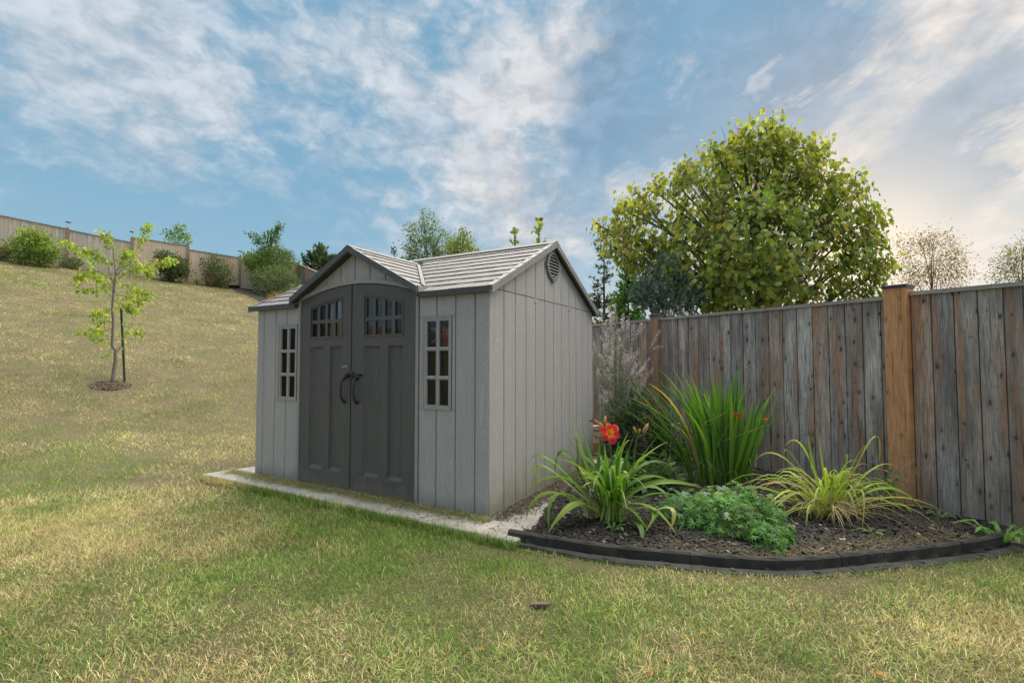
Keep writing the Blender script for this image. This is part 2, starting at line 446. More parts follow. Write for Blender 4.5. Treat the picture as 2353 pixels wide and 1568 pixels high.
MAT['hill_post'] = fence_mat('slope_posts', ((.34, .27, .20), (.44, .35, .26)), (.40, .26, .16), brownness=.6, along=HILL_DIR, wear=.6)
MAT['cap'] = plain('black_post_cap', (.035, .037, .042), .45)
m, g = new_mat('recycled_rubber')
n1 = g.NOISE(g.co, 160, 4, .75); n2 = g.NOISE(g.co, 7, 5, .65)
c = g.MIX(g.SS(n2, .35, .7), (.013, .013, .012), (.036, .036, .033))
c = g.MIX(g.SS(n1, .62, .72), c, (.22, .21, .19))
g.put(g.bs.inputs['Base Color'], c); g.bs.inputs['Roughness'].default_value = .9; bump(g, n1, .6, .004); MAT['kerb'] = m
MAT['leaf'] = leaf_mat('leaf', .45, .5, .35, 1.35)
MAT['strap'] = leaf_mat('strap_leaf', .35, .45, .35, 1.25)
MAT['grass'] = leaf_mat('grass_blade', .35, .6, .2, 1.0, (1.1, 1.15, .9))
MAT['petal'] = leaf_mat('petal', .3, .5, .3)
MAT['needle'] = leaf_mat('needle', .3, .6, .3, 1.5)

def bark(name, c):
    m, g = new_mat(name)
    n = g.NOISE(g.SC(g.co, (40, 40, 9)), 1.0, 5, .65, .4)
    g.put(g.bs.inputs['Base Color'], g.MIX(n, tuple(x * .5 for x in c), tuple(x * 1.4 for x in c)))
    g.bs.inputs['Roughness'].default_value = .85; bump(g, n, .5, .01)
    return m
MAT['bark'] = bark('bark', (.10, .08, .065))
MAT['bark_grey'] = bark('grey_bark', (.20, .18, .155))

m, g = new_mat('window_glass')
tr = g.nd('ShaderNodeBsdfTransparent'); tr.inputs[0].default_value = (.84, .85, .84, 1)
gl = g.nd('ShaderNodeBsdfGlossy'); gl.inputs[1 if 'Roughness' not in gl.inputs else 'Roughness'].default_value = .04
fr = g.nd('ShaderNodeFresnel'); fr.inputs[0].default_value = 1.30
mx = g.nd('ShaderNodeMixShader'); g.L.new(fr.outputs[0], mx.inputs[0]); g.L.new(tr.outputs[0], mx.inputs[1]); g.L.new(gl.outputs[0], mx.inputs[2])
g.L.new(mx.outputs[0], g.out.inputs[0]); MAT['glass'] = m

m, g = new_mat('lawn_soil')
n1 = g.NOISE(g.co, 2.2, 6, .6); n2 = g.NOISE(g.co, 70, 5, .7)
c = g.MIX(g.SS(n1, .35, .65), (.19, .15, .08), (.13, .125, .05))
g.put(g.bs.inputs['Base Color'], g.MIX(g.SS(n2, .3, .75, .75, 0), c, (.06, .045, .025)))
g.bs.inputs['Roughness'].default_value = .95; bump(g, n2, .8, .03); MAT['soil'] = m

m, g = new_mat('mulch_ground')
n1 = g.NOISE(g.co, 55, 6, .7); n2 = g.NOISE(g.co, 6, 4, .6)
c = g.MIX(n2, (.014, .012, .010), (.035, .028, .022))
g.put(g.bs.inputs['Base Color'], g.MIX(g.SS(n1, .55, .8), c, (.13, .10, .075)))
g.bs.inputs['Roughness'].default_value = .95; bump(g, n1, 1.0, .03); MAT['mulch'] = m

m, g = new_mat('worn_concrete')
n1 = g.NOISE(g.co, 5, 6, .65, .3); n2 = g.NOISE(g.co, 140, 4, .7)
wob = g.V('ADD', g.co, g.V('MULTIPLY', g.V('SUBTRACT', g.NOISE(g.co, 9, 4, color=True), (.5, .5, .5)), (.35, .35, .35)))
ed = g.VORO(wob, 3.4, 'DISTANCE_TO_EDGE')['Distance']
crk = g.M('MULTIPLY', g.SS(ed, .004, .016, 1, 0), g.SS(g.NOISE(g.co, 2.0, 3), .45, .6))
c = g.MIX(g.SS(n1, .3, .7), (.27, .252, .222), (.42, .40, .362))
c = g.MIX(g.SS(n2, .4, .8, .12, 0), c, (.25, .24, .22))
c = g.MIX(g.SS(g.NOISE(g.co, 3.3, 7, .7, .4), .56, .74, 0, .55), c, (.20, .185, .16))
c = g.MIX(g.M('MULTIPLY', crk, .8), c, (.08, .075, .065))
g.put(g.bs.inputs['Base Color'], c); g.bs.inputs['Roughness'].default_value = .9
bump(g, g.M('SUBTRACT', g.M('MULTIPLY', n2, .4), crk), .4, .005); MAT['concrete'] = m

m, g = new_mat('chips')
g.put(g.bs.inputs['Base Color'], g.nd('ShaderNodeAttribute', attribute_name='Col').outputs['Color'])
g.bs.inputs['Roughness'].default_value = .8; MAT['chips'] = m

# ------------------------------------------------------------------ shed frame (measured on the photograph)
SHB = Vector((-0.1846, 3.8726, 0.0))                      # front right corner of the shed on the pad
SHYAW = R(-29.4968)
UU = Vector((math.cos(SHYAW), math.sin(SHYAW), 0)); VV = Vector((-math.sin(SHYAW), math.cos(SHYAW), 0))
def shw(u, v, z=0.0): return SHB + UU * u + VV * v + Vector((0, 0, z))
def to_shed(x, y):
    dx = x - SHB.x; dy = y - SHB.y
    return dx * UU.x + dy * UU.y, dx * VV.x + dy * VV.y

# ------------------------------------------------------------------ ground
def grid_mesh(name, xs, ys, zf):
    X, Y = np.meshgrid(xs, ys); Z = zf(X, Y)
    nx, ny = len(xs), len(ys)
    i = np.arange(nx * ny).reshape(ny, nx)
    F = np.stack([i[:-1, :-1], i[:-1, 1:], i[1:, 1:], i[1:, :-1]], -1).reshape(-1, 4)
    return np_mesh(name, np.stack([X, Y, Z], -1), F, smooth=True)

gx = np.concatenate([[-500, -250, -120, -70, -48], np.arange(-36, 14.01, .4), [17, 22, 30, 45, 70, 120, 250, 500]])
gy = np.concatenate([[-300, -120, -50, -20, -8], np.arange(-4, 38.01, .4), [44, 52, 65, 90, 140, 260, 600]])
mesh_obj('ground', grid_mesh('ground', gx, gy, terr), MAT['soil'], kind='structure')

# concrete pad
PAD = [(-3.55, -.295), (-1.5, -.31), (.02, -.325), (.40, -.335), (.47, -.10), (.50, 2.62), (-3.28, 2.62), (-3.36, .35), (-3.5, -.05)]
def slab_mesh():
    top = [shw(u, v, 0) for u, v in PAD]; n = len(top)
    inner = [shw(u * .994 - .008, v * .985 + .004, 0) for u, v in PAD]
    vs = [p + Vector((0, 0, -.11)) for p in top] + [p + Vector((0, 0, -.010)) for p in top] + inner
    fs = [(i, (i + 1) % n, n + (i + 1) % n, n + i) for i in range(n)] + [(n + i, n + (i + 1) % n, 2 * n + (i + 1) % n, 2 * n + i) for i in range(n)] + [tuple(range(2 * n, 3 * n))]
    mb = MB(); mb.add(vs, fs); return mb
slab_mesh().build('concrete_pad', MAT['concrete'], kind='structure')

# ------------------------------------------------------------------ fence line on the right
def fence_pt(s, off=0.0):
    """s metres from the near post going away; off in front of the boards"""
    return Vector((3.5403 - .5385 * s - .8427 * off, 4.405 + .8427 * s - .5385 * off, 0))
def fence_s(px):
    r = (px - CXP) / FPX; return (6.355 / (r + .639) - 4.405) / .8427

# ------------------------------------------------------------------ flower bed
EDGE = [(-.03, 3.50), (.24, 3.37), (.64, 3.205), (1.1, 3.09), (1.61, 3.0), (2.03, 3.045), (2.38, 3.13), (2.8, 3.24), (3.33, 3.41), (3.60, 3.545)]
def catmull(P, n=12):
    P = [np.array(p, float) for p in P]; P = [2 * P[0] - P[1]] + P + [2 * P[-1] - P[-2]]; out = []
    for i in range(1, len(P) - 2):
        for t in np.linspace(0, 1, n, endpoint=False):
            out.append(.5 * (2 * P[i] + (P[i + 1] - P[i - 1]) * t + (2 * P[i - 1] - 5 * P[i] + 4 * P[i + 1] - P[i + 2]) * t * t + (3 * P[i] - P[i - 1] - 3 * P[i + 1] + P[i + 2]) * t ** 3))
    return np.array(out + [P[-2]])
EC = catmull(EDGE)
bed_back = [fence_pt(s, -.03) for s in (-.62, 0, 1, 2, 3, 4.2)]
bed_left = [shw(.13, 2.7), shw(.18, 1.2), shw(.27, .45), shw(.41, -.02)]
BED = [tuple(p) for p in EC] + [(p.x, p.y) for p in bed_back] + [(p.x, p.y) for p in bed_left]
BEDA = np.array([(p[0], p[1]) for p in BED])

def inside(poly, x, y):
    poly = np.asarray(poly); x = np.asarray(x); y = np.asarray(y); r = np.zeros(x.shape, bool); n = len(poly)
    for i in range(n):
        x1, y1 = poly[i]; x2, y2 = poly[(i + 1) % n]
        if y1 == y2: continue
        r ^= ((y1 > y) != (y2 > y)) & (x < (x2 - x1) * (y - y1) / (y2 - y1) + x1)
    return r

def poly_dist(poly, x, y, closed=True):
    d = np.full(np.shape(x), 1e9); n = len(poly)
    for i in range(n if closed else n - 1):
        a = np.array(poly[i]); b = np.array(poly[(i + 1) % n]); ab = b - a; L = ab @ ab + 1e-12
        t = np.clip(((x - a[0]) * ab[0] + (y - a[1]) * ab[1]) / L, 0, 1)
        d = np.minimum(d, np.hypot(x - a[0] - t * ab[0], y - a[1] - t * ab[1]))
    return d

def bed_z(x, y):
    d = poly_dist(BEDA, x, y); h = .004 + .030 * (1 - np.exp(-d / .35)) + .05 * (fbm(np.asarray(x) * 5, np.asarray(y) * 5, 3) - .5)
    return h - .06 * sstep(2.9, 3.7, x)
def bed_mesh():
    xs = np.arange(-.2, 4.2, .06); ys = np.arange(2.9, 8.3, .06)
    X, Y = np.meshgrid(xs, ys); ins = inside(BEDA, X, Y); near = ins | (poly_dist(BEDA, X, Y) < .05)
    Z = np.where(ins, bed_z(X, Y), -.05)
    i = np.arange(X.size).reshape(X.shape)
    ok = near[:-1, :-1] & near[:-1, 1:] & near[1:, 1:] & near[1:, :-1]
    F = np.stack([i[:-1, :-1], i[:-1, 1:], i[1:, 1:], i[1:, :-1]], -1)[ok]
    return np_mesh('flower_bed', np.stack([X, Y, Z], -1), F, smooth=True)
mesh_obj('flower_bed_soil', bed_mesh(), MAT['mulch'], kind='structure')

def kerb():
    t = thing('garden_edging', 'low black rubber edging curving round the front of the flower bed', 'garden edging', (1.6, 3.0, 0))
    seg = np.hypot(*np.diff(EC, axis=0).T); s = np.concatenate([[0], np.cumsum(seg)]); L = s[-1]
    def pos(q):
        x = np.interp(q, s, EC[:, 0]); y = np.interp(q, s, EC[:, 1])
        e = .02; tx = np.interp(min(q + e, L), s, EC[:, 0]) - np.interp(max(q - e, 0), s, EC[:, 0]); ty = np.interp(min(q + e, L), s, EC[:, 1]) - np.interp(max(q - e, 0), s, EC[:, 1])
        n = math.hypot(tx, ty); return x, y, ty / n, -tx / n          # outward normal
    def q_of(x): return float(np.interp(x, EC[:, 0], s))
    joints = [0, q_of(.24), q_of(1.12), q_of(2.05), q_of(2.37), q_of(3.40), L]
    for k in range(len(joints) - 1):
        a, b = joints[k] + .0014, joints[k + 1] - .0014; n = max(3, int((b - a) / .06)); mb = MB(); prof_n = 0
        lift = (.0, .002, .0, .003, -.001, -.002)[k]
        for i in range(n + 1):
            q = a + (b - a) * i / n; x, y, nx, ny = pos(q); zb = -.05 - .035 * float(sstep(2, 3.6, x))
            fl = .115 if q > q_of(.65) else .06 + .055 * q / max(q_of(.65), 1e-3)
            w = .004 * math.sin(q * 23) + .003 * math.sin(q * 51 + k)
            prof = [(-.045, -.08 - zb * 0), (-.048, .024), (-.035, .034), (-.010, .034), (.004, .024), (.0095, -.010), (.03, -.002), (fl * .62, .006), (fl * .9, -.002), (fl, -.018), (fl, -.08)]
            ring = [(x + nx * (o + w), y + ny * (o + w), (zb + h + .027 + lift) if o >= .0095 else ((zb + .05) * .6 + h + lift + w * (h > .03))) for o, h in prof]
            prof_n = len(prof); mb.v += ring
        for i in range(n):
            for j in range(prof_n - 1):
                mb.f.append((i * prof_n + j, i * prof_n + j + 1, (i + 1) * prof_n + j + 1, (i + 1) * prof_n + j))
        mb.f.append(tuple(range(prof_n))); mb.f.append(tuple(n * prof_n + j for j in range(prof_n - 1, -1, -1)))
        o = mb.build('edging_piece', MAT['kerb'], t, smooth=False)
        if 2 <= k <= 3 or k == 1 or k == 4:
            for f in ((.45, .85) if k == 1 else (.25, .75) if k == 2 else (.5,) if k == 3 else (.2, .7)):
                x, y, nx, ny = pos(a + (b - a) * f); zb = -.05 - .035 * float(sstep(2, 3.6, x))
                p = MB(); p.lathe([(.019, -.03), (.021, .006), (.018, .012), (.006, .013)], (x + nx * .07, y + ny * .07, zb + .025), 10)
                q = p.build('peg', MAT['kerb'], None); sub(o, q)
kerb()

# ------------------------------------------------------------------ shed
XC = -1.537                                                    # middle of the doorway gable
def arch(x): return 1.858 + .122 * max(0.0, 1 - ((x + 1.54) / .765) ** 2)
def roofz(v): return 1.842 + .494 * (v + .04)                  # top of the front roof slope
def dormz(x): return 2.335 - .53 * abs(x - XC)
EAVE0, EAVE1 = -3.145, .05
FR = lambda a, d, z: (a, d, z)                                 # front wall: a along x, d into the shed
SD = lambda a, d, z: (-d, a, z)                                # right side wall: a along y, d into the shed

def plank(fn, a0, a1, z0, z1, ztop=None, d0=0.0, th=.016, ch=.006):
    """board with chamfered long edges; ztop(a) gives a sloping upper end"""
    g_ = .0036; a0 += g_; a1 -= g_
    prof = [(a0, d0 + ch), (a0 + ch, d0), (a1 - ch, d0), (a1, d0 + ch), (a1, d0 + th), (a0, d0 + th)]
    zt = [ztop(a) if ztop else z1 for a, _ in prof]
    zb = [z0(a) if callable(z0) else z0 for a, _ in prof]
    mb = MB(); n = 6
    vs = [fn(a, d, zb[i]) for i, (a, d) in enumerate(prof)] + [fn(a, d, zt[i]) for i, (a, d) in enumerate(prof)]
    mb.add(vs, [tuple(range(n)), tuple(range(2 * n - 1, n - 1, -1))] + [(i, i + n, (i + 1) % n + n, (i + 1) % n) for i in range(n)])
    return mb

shed = thing('garden_shed', 'grey plastic garden shed with dark double doors and a shingled roof on the concrete pad', 'garden shed', SHB, rotz=SHYAW)
def build_shed():
    ch = lambda o: sub(shed, o)
    def part(mb, name, mat, **t):
        o = mb.build(name, mat, None, **t); return sub(shed, o)
    def piece(par, mb, name, mat, **t):
        o = mb.build(name, mat, None, **t); return sub(par, o)
    D = 2.40; W0 = -3.06
    # --- front wall
    bk = MB()
    bk.box(W0 + .02, -2.64, .014, .034, .01, 1.80); bk.box(-2.40, -2.318, .014, .034, .01, 1.80)
    bk.box(-2.64, -2.40, .014, .034, .01, .86); bk.box(-2.64, -2.40, .014, .034, 1.59, 1.80)
    bk.box(-.772, -.64, .014, .034, .01, 1.80); bk.box(-.405, -.02, .014, .034, .01, 1.80)
    bk.box(-.64, -.405, .014, .034, .01, .86); bk.box(-.64, -.405, .014, .034, 1.59, 1.80)
    gp = [(x, arch(x) + .01) for x in np.linspace(-2.31, -.775, 13)]
    bk.prism(gp + [(-.775, 1.90), (XC, 2.29), (-2.31, 1.90)], FR, .014, .034)
    fw = part(bk, 'wall', MAT['backing'], label='front wall')
    top = 1.806
    for a0, a1 in ((W0, -2.938), (-2.938, -2.734), (-.335, -.138), (-.138, 0.0)):
        piece(fw, plank(FR, a0, a1, .0, top), 'plank', MAT['wall'])
    for x0, x1, m in ((-2.734, -2.356, -2.548), (-.728, -.335, -.535)):
        w0, w1 = (-2.682, -2.374) if x0 < -2 else (-.684, -.374)
        piece(fw, plank(FR, x0, m, .0, .826), 'plank', MAT['wall']); piece(fw, plank(FR, m, x1, .0, .826), 'plank', MAT['wall'])
        piece(fw, plank(FR, x0, m, 1.63, top), 'plank', MAT['wall']); piece(fw, plank(FR, m, x1, 1.63, top), 'plank', MAT['wall'])
        piece(fw, plank(FR, x0, w0, .83, 1.626), 'plank', MAT['wall']); piece(fw, plank(FR, w1, x1, .83, 1.626), 'plank', MAT['wall'])
    for a0, a1 in ((-2.356, -2.316), (-.766, -.728)):
        piece(fw, plank(FR, a0, a1, .0, 1.90, d0=-.012, th=.04), 'door_jamb', MAT['trim'])
    # arched trim over the doors, gable boards above it
    tr = MB(); xs = np.linspace(-2.318, -.766, 17)
    tr.prism([(x, arch(x) + .006) for x in xs] + [(x, arch(x) + .046) for x in xs[::-1]], FR, -.014, .02)
    piece(fw, tr, 'door_arch', MAT['trim'])
    gs = [-2.30, -2.137, -1.937, -1.737, -1.537, -1.337, -1.137, -.937, -.78]
    for a0, a1 in zip(gs[:-1], gs[1:]):
        lo = lambda a: arch(a) + .049
        hi = lambda a: max(dormz(a) - .046, arch(a) + .052)
        piece(fw, plank(FR, a0, a1, lo, 0, ztop=hi, d0=.002), 'plank', MAT['wall'])
    # --- right side wall with its gable
    bs = MB(); bs.prism([(.02, .0), (D - .02, .0), (D - .02, 1.80), (1.2, 2.38), (.02, 1.80)], SD, .014, .034)
    sw = part(bs, 'wall', MAT['backing'], label='side wall with gable')
    sb = [0.0, .237, .436, .640, .834, 1.038, 1.243, 1.443, 1.655, 1.855, 2.049, 2.235, D]
    def rz(a): return 1.842 + .494 * (a + .04) - .045 if a < 1.2 else 1.842 + .494 * (2.44 - a) - .045
    for a0, a1 in zip(sb[:-1], sb[1:]):
        piece(sw, plank(SD, a0, a1, .0, 1.838), 'plank', MAT['side'])
        if a0 < 1.2 < a1:
            p = MB(); g_ = .0022
            p.prism([(a0 + g_, 1.845), (a1 - g_, 1.845), (a1 - g_, rz(a1)), (1.2, rz(1.2)), (a0 + g_, rz(a0))], SD, .0005, .016); piece(sw, p, 'plank', MAT['side'])
        elif a0 > 0 and a1 < D:
            piece(sw, plank(SD, a0, a1, 1.845, 0, ztop=rz), 'plank', MAT['side'])
        else:
            lo, hi = (a0 + .03, a1) if a0 == 0 else (a0, a1 - .03)
            piece(sw, plank(SD, lo, hi, 1.845, 0, ztop=lambda a: max(rz(a), 1.847)), 'plank', MAT['side'])
    for v in (.834, 1.655):
        p = MB(); p.box(-.003, .0035, v - .022, v + .022, 1.800, 1.846); piece(sw, p, 'joint_tab', MAT['side'])
        p = MB(); p.box(-.003, .0012, v - .027, v + .027, 1.794, 1.800); piece(sw, p, 'joint_tab', MAT['backing'])
    # base strip under the side wall
    p = MB(); p.box(-.03, .006, .0, D, .0, .012); piece(sw, p, 'base_strip', MAT['slate'])
    # --- other walls, floor
    p = MB(); p.prism([(.02, .0), (D, .0), (D, 1.80), (1.2, 2.38), (.02, 1.80)], lambda a, d, z: (W0 + d, a, z), .0, .03)
    lw = part(p, 'wall', MAT['side'], label='far side wall')
    p = MB(); p.box(W0 + .03, -.034, D - .03, D, .0, 1.81); part(p, 'wall', MAT['side'], label='back wall')
    p = MB(); p.box(W0 + .03, -.034, .034, D - .03, .004, .03); part(p, 'floor', MAT['inside'])
    # --- windows
    for x0 in (-2.682, -.684):
        x1 = x0 + .308; z0, z1 = .832, 1.624
        f = MB(); fw_ = .028
        cols = ((x0 + .046, x0 + .146), (x0 + .180, x0 + .280)); rows = ((.866, 1.083), (1.116, 1.331), (1.363, 1.586))
        f.box(x0, cols[0][0], -.003, .03, z0, z1); f.box(cols[1][1], x1, -.003, .03, z0, z1)
        f.box(cols[0][0], cols[1][1], -.003, .03, z0, rows[0][0]); f.box(cols[0][0], cols[1][1], -.003, .03, rows[2][1], z1)
        fr = part(f, 'window', MAT['trim'])
        for (x, y, w, h) in ((x0 - .004, -.016, .018, 0), (x1 - .014, -.016, .018, 0)):
            p = MB(); p.box(x, x + .018, -.0075, -.0032, z0 - .004, z1 + .004); piece(fr, p, 'bead', MAT['trim'])
        for z in (z0 - .004, z1 - .014):
            p = MB(); p.box(x0 + .014, x1 - .014, -.0075, -.0032, z, z + .018); piece(fr, p, 'bead', MAT['trim'])
        def bar(xa, xb, za, zb, horiz):
            p = MB()
            if horiz: p.prism([(-.001, za), (-.006, (za + zb) / 2), (-.001, zb), (.026, zb), (.026, za)], lambda a, d, z: (d, a, z), xa, xb)
            else: p.prism([(xa, -.001), ((xa + xb) / 2, -.006), (xb, -.001), (xb, .026), (xa, .026)], lambda a, d, z: (a, z, d), za, zb)
            piece(fr, p, 'glazing_bar', MAT['trim'])
        bar(cols[0][1], cols[1][0], rows[0][0], rows[2][1], False)
        for za, zb in ((rows[0][1], rows[1][0]), (rows[1][1], rows[2][0])):
            for c0, c1 in cols: bar(c0, c1, za, zb, True)
        for c0, c1 in cols:
            for r0, r1 in rows:
                p = MB(); p.box(c0 - .003, c1 + .003, .014, .017, r0 - .003, r1 + .003); piece(fr, p, 'pane', MAT['glass'])
    # --- doors
    def leaf(xa, xb, wa, wb, cols, panels, zlo, zmid, hx):
        m = MB(); y0, y1 = .002, .036
        warch = lambda x: arch(x) - .112
        xs_ = lambda a, b: [a + (b - a) * i / 8 for i in range(9)]
        m.prism([(xa, .012), (wa, .012)] + [(x, arch(x)) for x in xs_(wa, xa)], FR, y0, y1)
        m.prism([(wb, .012), (xb, .012)] + [(x, arch(x)) for x in xs_(xb, wb)], FR, y0, y1)
        m.prism([(x, warch(x)) for x in xs_(wa, wb)] + [(x, arch(x)) for x in xs_(wb, wa)], FR, y0, y1)
        m.box(wa, wb, y0, y1, .012, .166); m.box(wa, wb, y0, y1, zmid, 1.480)
        m.box(panels[0][1], panels[1][0], y0, y1, .166, zmid)
        d = part(m, 'door', MAT['door'])
        for i, (pa, pb) in enumerate(((wa, panels[0][1]), (panels[1][0], wb))):
            p = MB(); q = .022
            o_ = [(pa, .166), (pb, .166), (pb, zmid), (pa, zmid)]; i_ = [(pa + q, .166 + .034), (pb - q, .166 + .034), (pb - q, zmid - q), (pa + q, zmid - q)]
            if i == 0: i_[1] = (pb - .008, i_[1][1]); i_[2] = (pb - .008, i_[2][1])
            else: i_[0] = (pa + .008, i_[0][1]); i_[3] = (pa + .008, i_[3][1])
            vs = [(a, y0 + .003, z) for a, z in o_] + [(a, y0 + .020, z) for a, z in i_]
            p.add(vs, [(0, 1, 5, 4), (1, 2, 6, 5), (2, 3, 7, 6), (3, 0, 4, 7), (4, 5, 6, 7)])
            piece(d, p, 'panel', MAT['door'])
        # small window of eight panes under the arch
        rows = ((1.492, 1.622), (1.658, None))
        def wbar(poly): p = MB(); p.prism(poly, FR, .006, .030); piece(d, p, 'glazing_bar', MAT['door'])
        edges = [wa] + [c for cc in cols for c in cc] + [wb]
        for j in range(0, len(edges), 2):
            a, b = edges[j], edges[j + 1]
            wbar([(a, 1.480), (b, 1.480), (b, warch(b)), (a, warch(a))])
        for a, b in cols:
            wbar([(a, 1.480), (b, 1.480), (b, 1.492), (a, 1.492)]); wbar([(a, 1.622), (b, 1.622), (b, 1.658), (a, 1.658)])
            xm = (a + b) / 2
            wbar([(a, warch(a) - .022), (b, warch(b) - .022), (b, warch(b)), (xm, warch(xm)), (a, warch(a))])
            p = MB(); p.prism([(a, 1.492), (b, 1.492), (b, 1.622), (a, 1.622)], FR, .018, .021); piece(d, p, 'pane', MAT['glass'])
            p = MB(); p.prism([(a, 1.658), (b, 1.658), (b, warch(b) - .022), (a, warch(a) - .022)], FR, .018, .021); piece(d, p, 'pane', MAT['glass'])
        # lip round the window
        lip = MB(); n = 10; L_ = [(wa - .008, 1.472), (wb + .008, 1.472)] + [(x, warch(x) + .010) for x in np.linspace(wb + .008, wa - .008, n)]
        L2 = [(wa + .006, 1.486), (wb - .006, 1.486)] + [(x, warch(x) - .004) for x in np.linspace(wb - .006, wa + .006, n)]
        k = len(L_); vs = [(a, -.004, z) for a, z in L_] + [(a, -.004, z) for a, z in L2] + [(a, .006, z) for a, z in L_]
        lip.add(vs, [(i, (i + 1) % k, k + (i + 1) % k, k + i) for i in range(k)] + [(2 * k + i, 2 * k + (i + 1) % k, (i + 1) % k, i) for i in range(k)])
        piece(d, lip, 'window_lip', MAT['door'])
        # pull handle
        h = MB(); pts = [(hx, .0, 1.078), (hx, -.024, 1.070), (hx - .002, -.044, 1.030), (hx - .003, -.052, .965), (hx - .002, -.046, .900), (hx, -.024, .856), (hx, .0, .846)]
        rr = [.015, .0135, .0125, .0115, .0125, .0135, .015]
        h.tube(pts, rr, 8); piece(d, h, 'handle', MAT['handle'], )
        return d
    d1 = leaf(-2.312, -1.616, -2.166, -1.706, ((-2.150, -2.068), (-2.034, -1.952), (-1.920, -1.838), (-1.806, -1.725)), ((-2.166, -1.971), (-1.872, -1.706)), .166, 1.388, -1.650)
    d2 = leaf(-1.565, -.770, -1.402, -.916, ((-1.379, -1.294), (-1.260, -1.176), (-1.140, -1.056), (-1.017, -.931)), ((-1.402, -1.196), (-1.093, -.916)), .166, 1.384, -1.478)
    p = MB(); p.prism([(-1.610, .012), (-1.571, .012), (-1.571, arch(-1.571)), (-1.610, arch(-1.610))], FR, -.006, .03)
    part(p, 'door_strip', MAT['door'])
    p = MB(); p.box(-2.31, -.772, .040, .046, .03, 1.46); part(p, 'door_lining', MAT['inside'])
    # latch
    la = MB(); la.box(-1.628, -1.602, -.012, .002, 1.080, 1.135); la.box(-1.566, -1.538, -.012, .002, 1.078, 1.136)
    la.tube([(-1.615, -.024, 1.108), (-1.43, -.024, 1.108)], .010, 8); la.box(-1.606, -1.575, -.034, -.008, 1.090, 1.126)
    lt = part(la, 'latch', MAT['black'])
    p = MB(); p.tube([(-1.587, -.030, 1.10), (-1.587, -.052, 1.096)], .016, 10); piece(lt, p, 'knob', MAT['black'])
    p = MB(); p.box(-1.46, -1.425, -.030, .002, 1.098, 1.118); piece(lt, p, 'catch', MAT['black'])
    for x, z in ((-1.622, 1.128), (-1.609, 1.128), (-1.622, 1.087), (-1.609, 1.087), (-1.559, 1.129), (-1.545, 1.129), (-1.559, 1.085), (-1.545, 1.085)):
        p = MB(); p.tube([(x, -.012, z), (x, -.0145, z)], .0035, 6); piece(lt, p, 'screw', plate_m)
    # maker's plate
    p = MB(); p.box(-1.695, -1.619, -.002, .002, 1.176, 1.200); pl = part(p, 'name_plate', plate_m)
    p = MB(); p.box(-1.691, -1.623, -.0032, -.002, 1.179, 1.197); piece(pl, p, 'plate_field', MAT['cap'])
    fc = bpy.data.curves.new('lettering', 'FONT'); fc.body = 'LIFETIME'; fc.size = .0148; fc.align_x = 'CENTER'; fc.align_y = 'CENTER'; fc.extrude = .0003
    fo = bpy.data.objects.new('lettering', fc); COL.objects.link(fo); bpy.context.view_layer.update()
    me = bpy.data.meshes.new_from_object(fo.evaluated_get(bpy.context.evaluated_depsgraph_get())); bpy.data.objects.remove(fo)
    me.transform(Matrix.Translation((-1.657, -.0036, 1.188)) @ Matrix.Rotation(R(90), 4, 'X'))
    me.materials.clear(); me.materials.append(white_m); lo_ = bpy.data.objects.new('lettering', me); COL.objects.link(lo_); sub(pl, lo_)
    # --- vent in the gable
    vc, vz = 1.215, 2.215
    vm = MB(); n = 28
    ring = []
    for r_, x in ((.118, .004), (.150, .004), (.150, .020), (.138, .026), (.122, .026), (.118, .018)):
        ring += [(x, vc + r_ * math.cos(2 * math.pi * k / n), vz + r_ * math.sin(2 * math.pi * k / n)) for k in range(n)]
    m_ = 6; vm.add(ring, [(i * n + k, i * n + (k + 1) % n, ((i + 1) % m_) * n + (k + 1) % n, ((i + 1) % m_) * n + k) for i in range(m_) for k in range(n)])
    ve = part(vm, 'vent', MAT['rake'])
    p = MB(); p.add([(.0035, vc + .125 * math.cos(2 * math.pi * k / n), vz + .125 * math.sin(2 * math.pi * k / n)) for k in range(n)], [tuple(range(n))]); piece(ve, p, 'vent_back', MAT['black'])
    for a in (0, 90, 180, 270):
        c, s = math.cos(R(a)), math.sin(R(a)); p = MB()
        P = lambda r_, t_, x: (x, vc + r_ * c - t_ * s, vz + r_ * s + t_ * c)
        p.hexa([P(.140, -.022, .002), P(.168, -.022, .002), P(.168, .022, .002), P(.140, .022, .002)], [P(.140, -.022, .028), P(.166, -.020, .026), P(.166, .020, .026), P(.140, .022, .028)])
        piece(ve, p, 'vent_tab', MAT['rake'])
    for i in range(7):
        z = vz - .096 + i * .032; hw = math.sqrt(max(.118 ** 2 - (z - vz) ** 2, 1e-4)) - .001; p = MB()
        p.hexa([(.006, vc - hw, z + .012), (.006, vc + hw, z + .012), (.0225, vc + hw, z - .010), (.0225, vc - hw, z - .010)],
               [(.006, vc - hw, z + .015), (.006, vc + hw, z + .015), (.0245, vc + hw, z - .006), (.0245, vc - hw, z - .006)])
        piece(ve, p, 'slat', MAT['rake'])
    # --- roof
    th = .040; rb = MB()
    vval = lambda z: (z - 1.842) / .494 - .04                  # where a height meets the front slope
    xin = lambda v: max(0.0, (2.335 - roofz(v)) / .53)         # half width of the doorway gable at depth v
    v_r = vval(2.335)
    def slope(poly, dz0, dz1, zf):
        rb.prism(poly, lambda a, d, z: (a, z, zf(z) + d), dz0, dz1)
    x1 = XC + .84; x0 = XC - .84; vv0 = vval(1.8898)
    slope([(x1, vv0), (EAVE1, vv0), (EAVE1, 1.2), (XC, 1.2), (XC, v_r)], -th, -.014, roofz)
    slope([(x1 - .03, -.04), (EAVE1, -.04), (EAVE1, vv0), (x1 - .03, vv0)], -th, -.014, roofz)
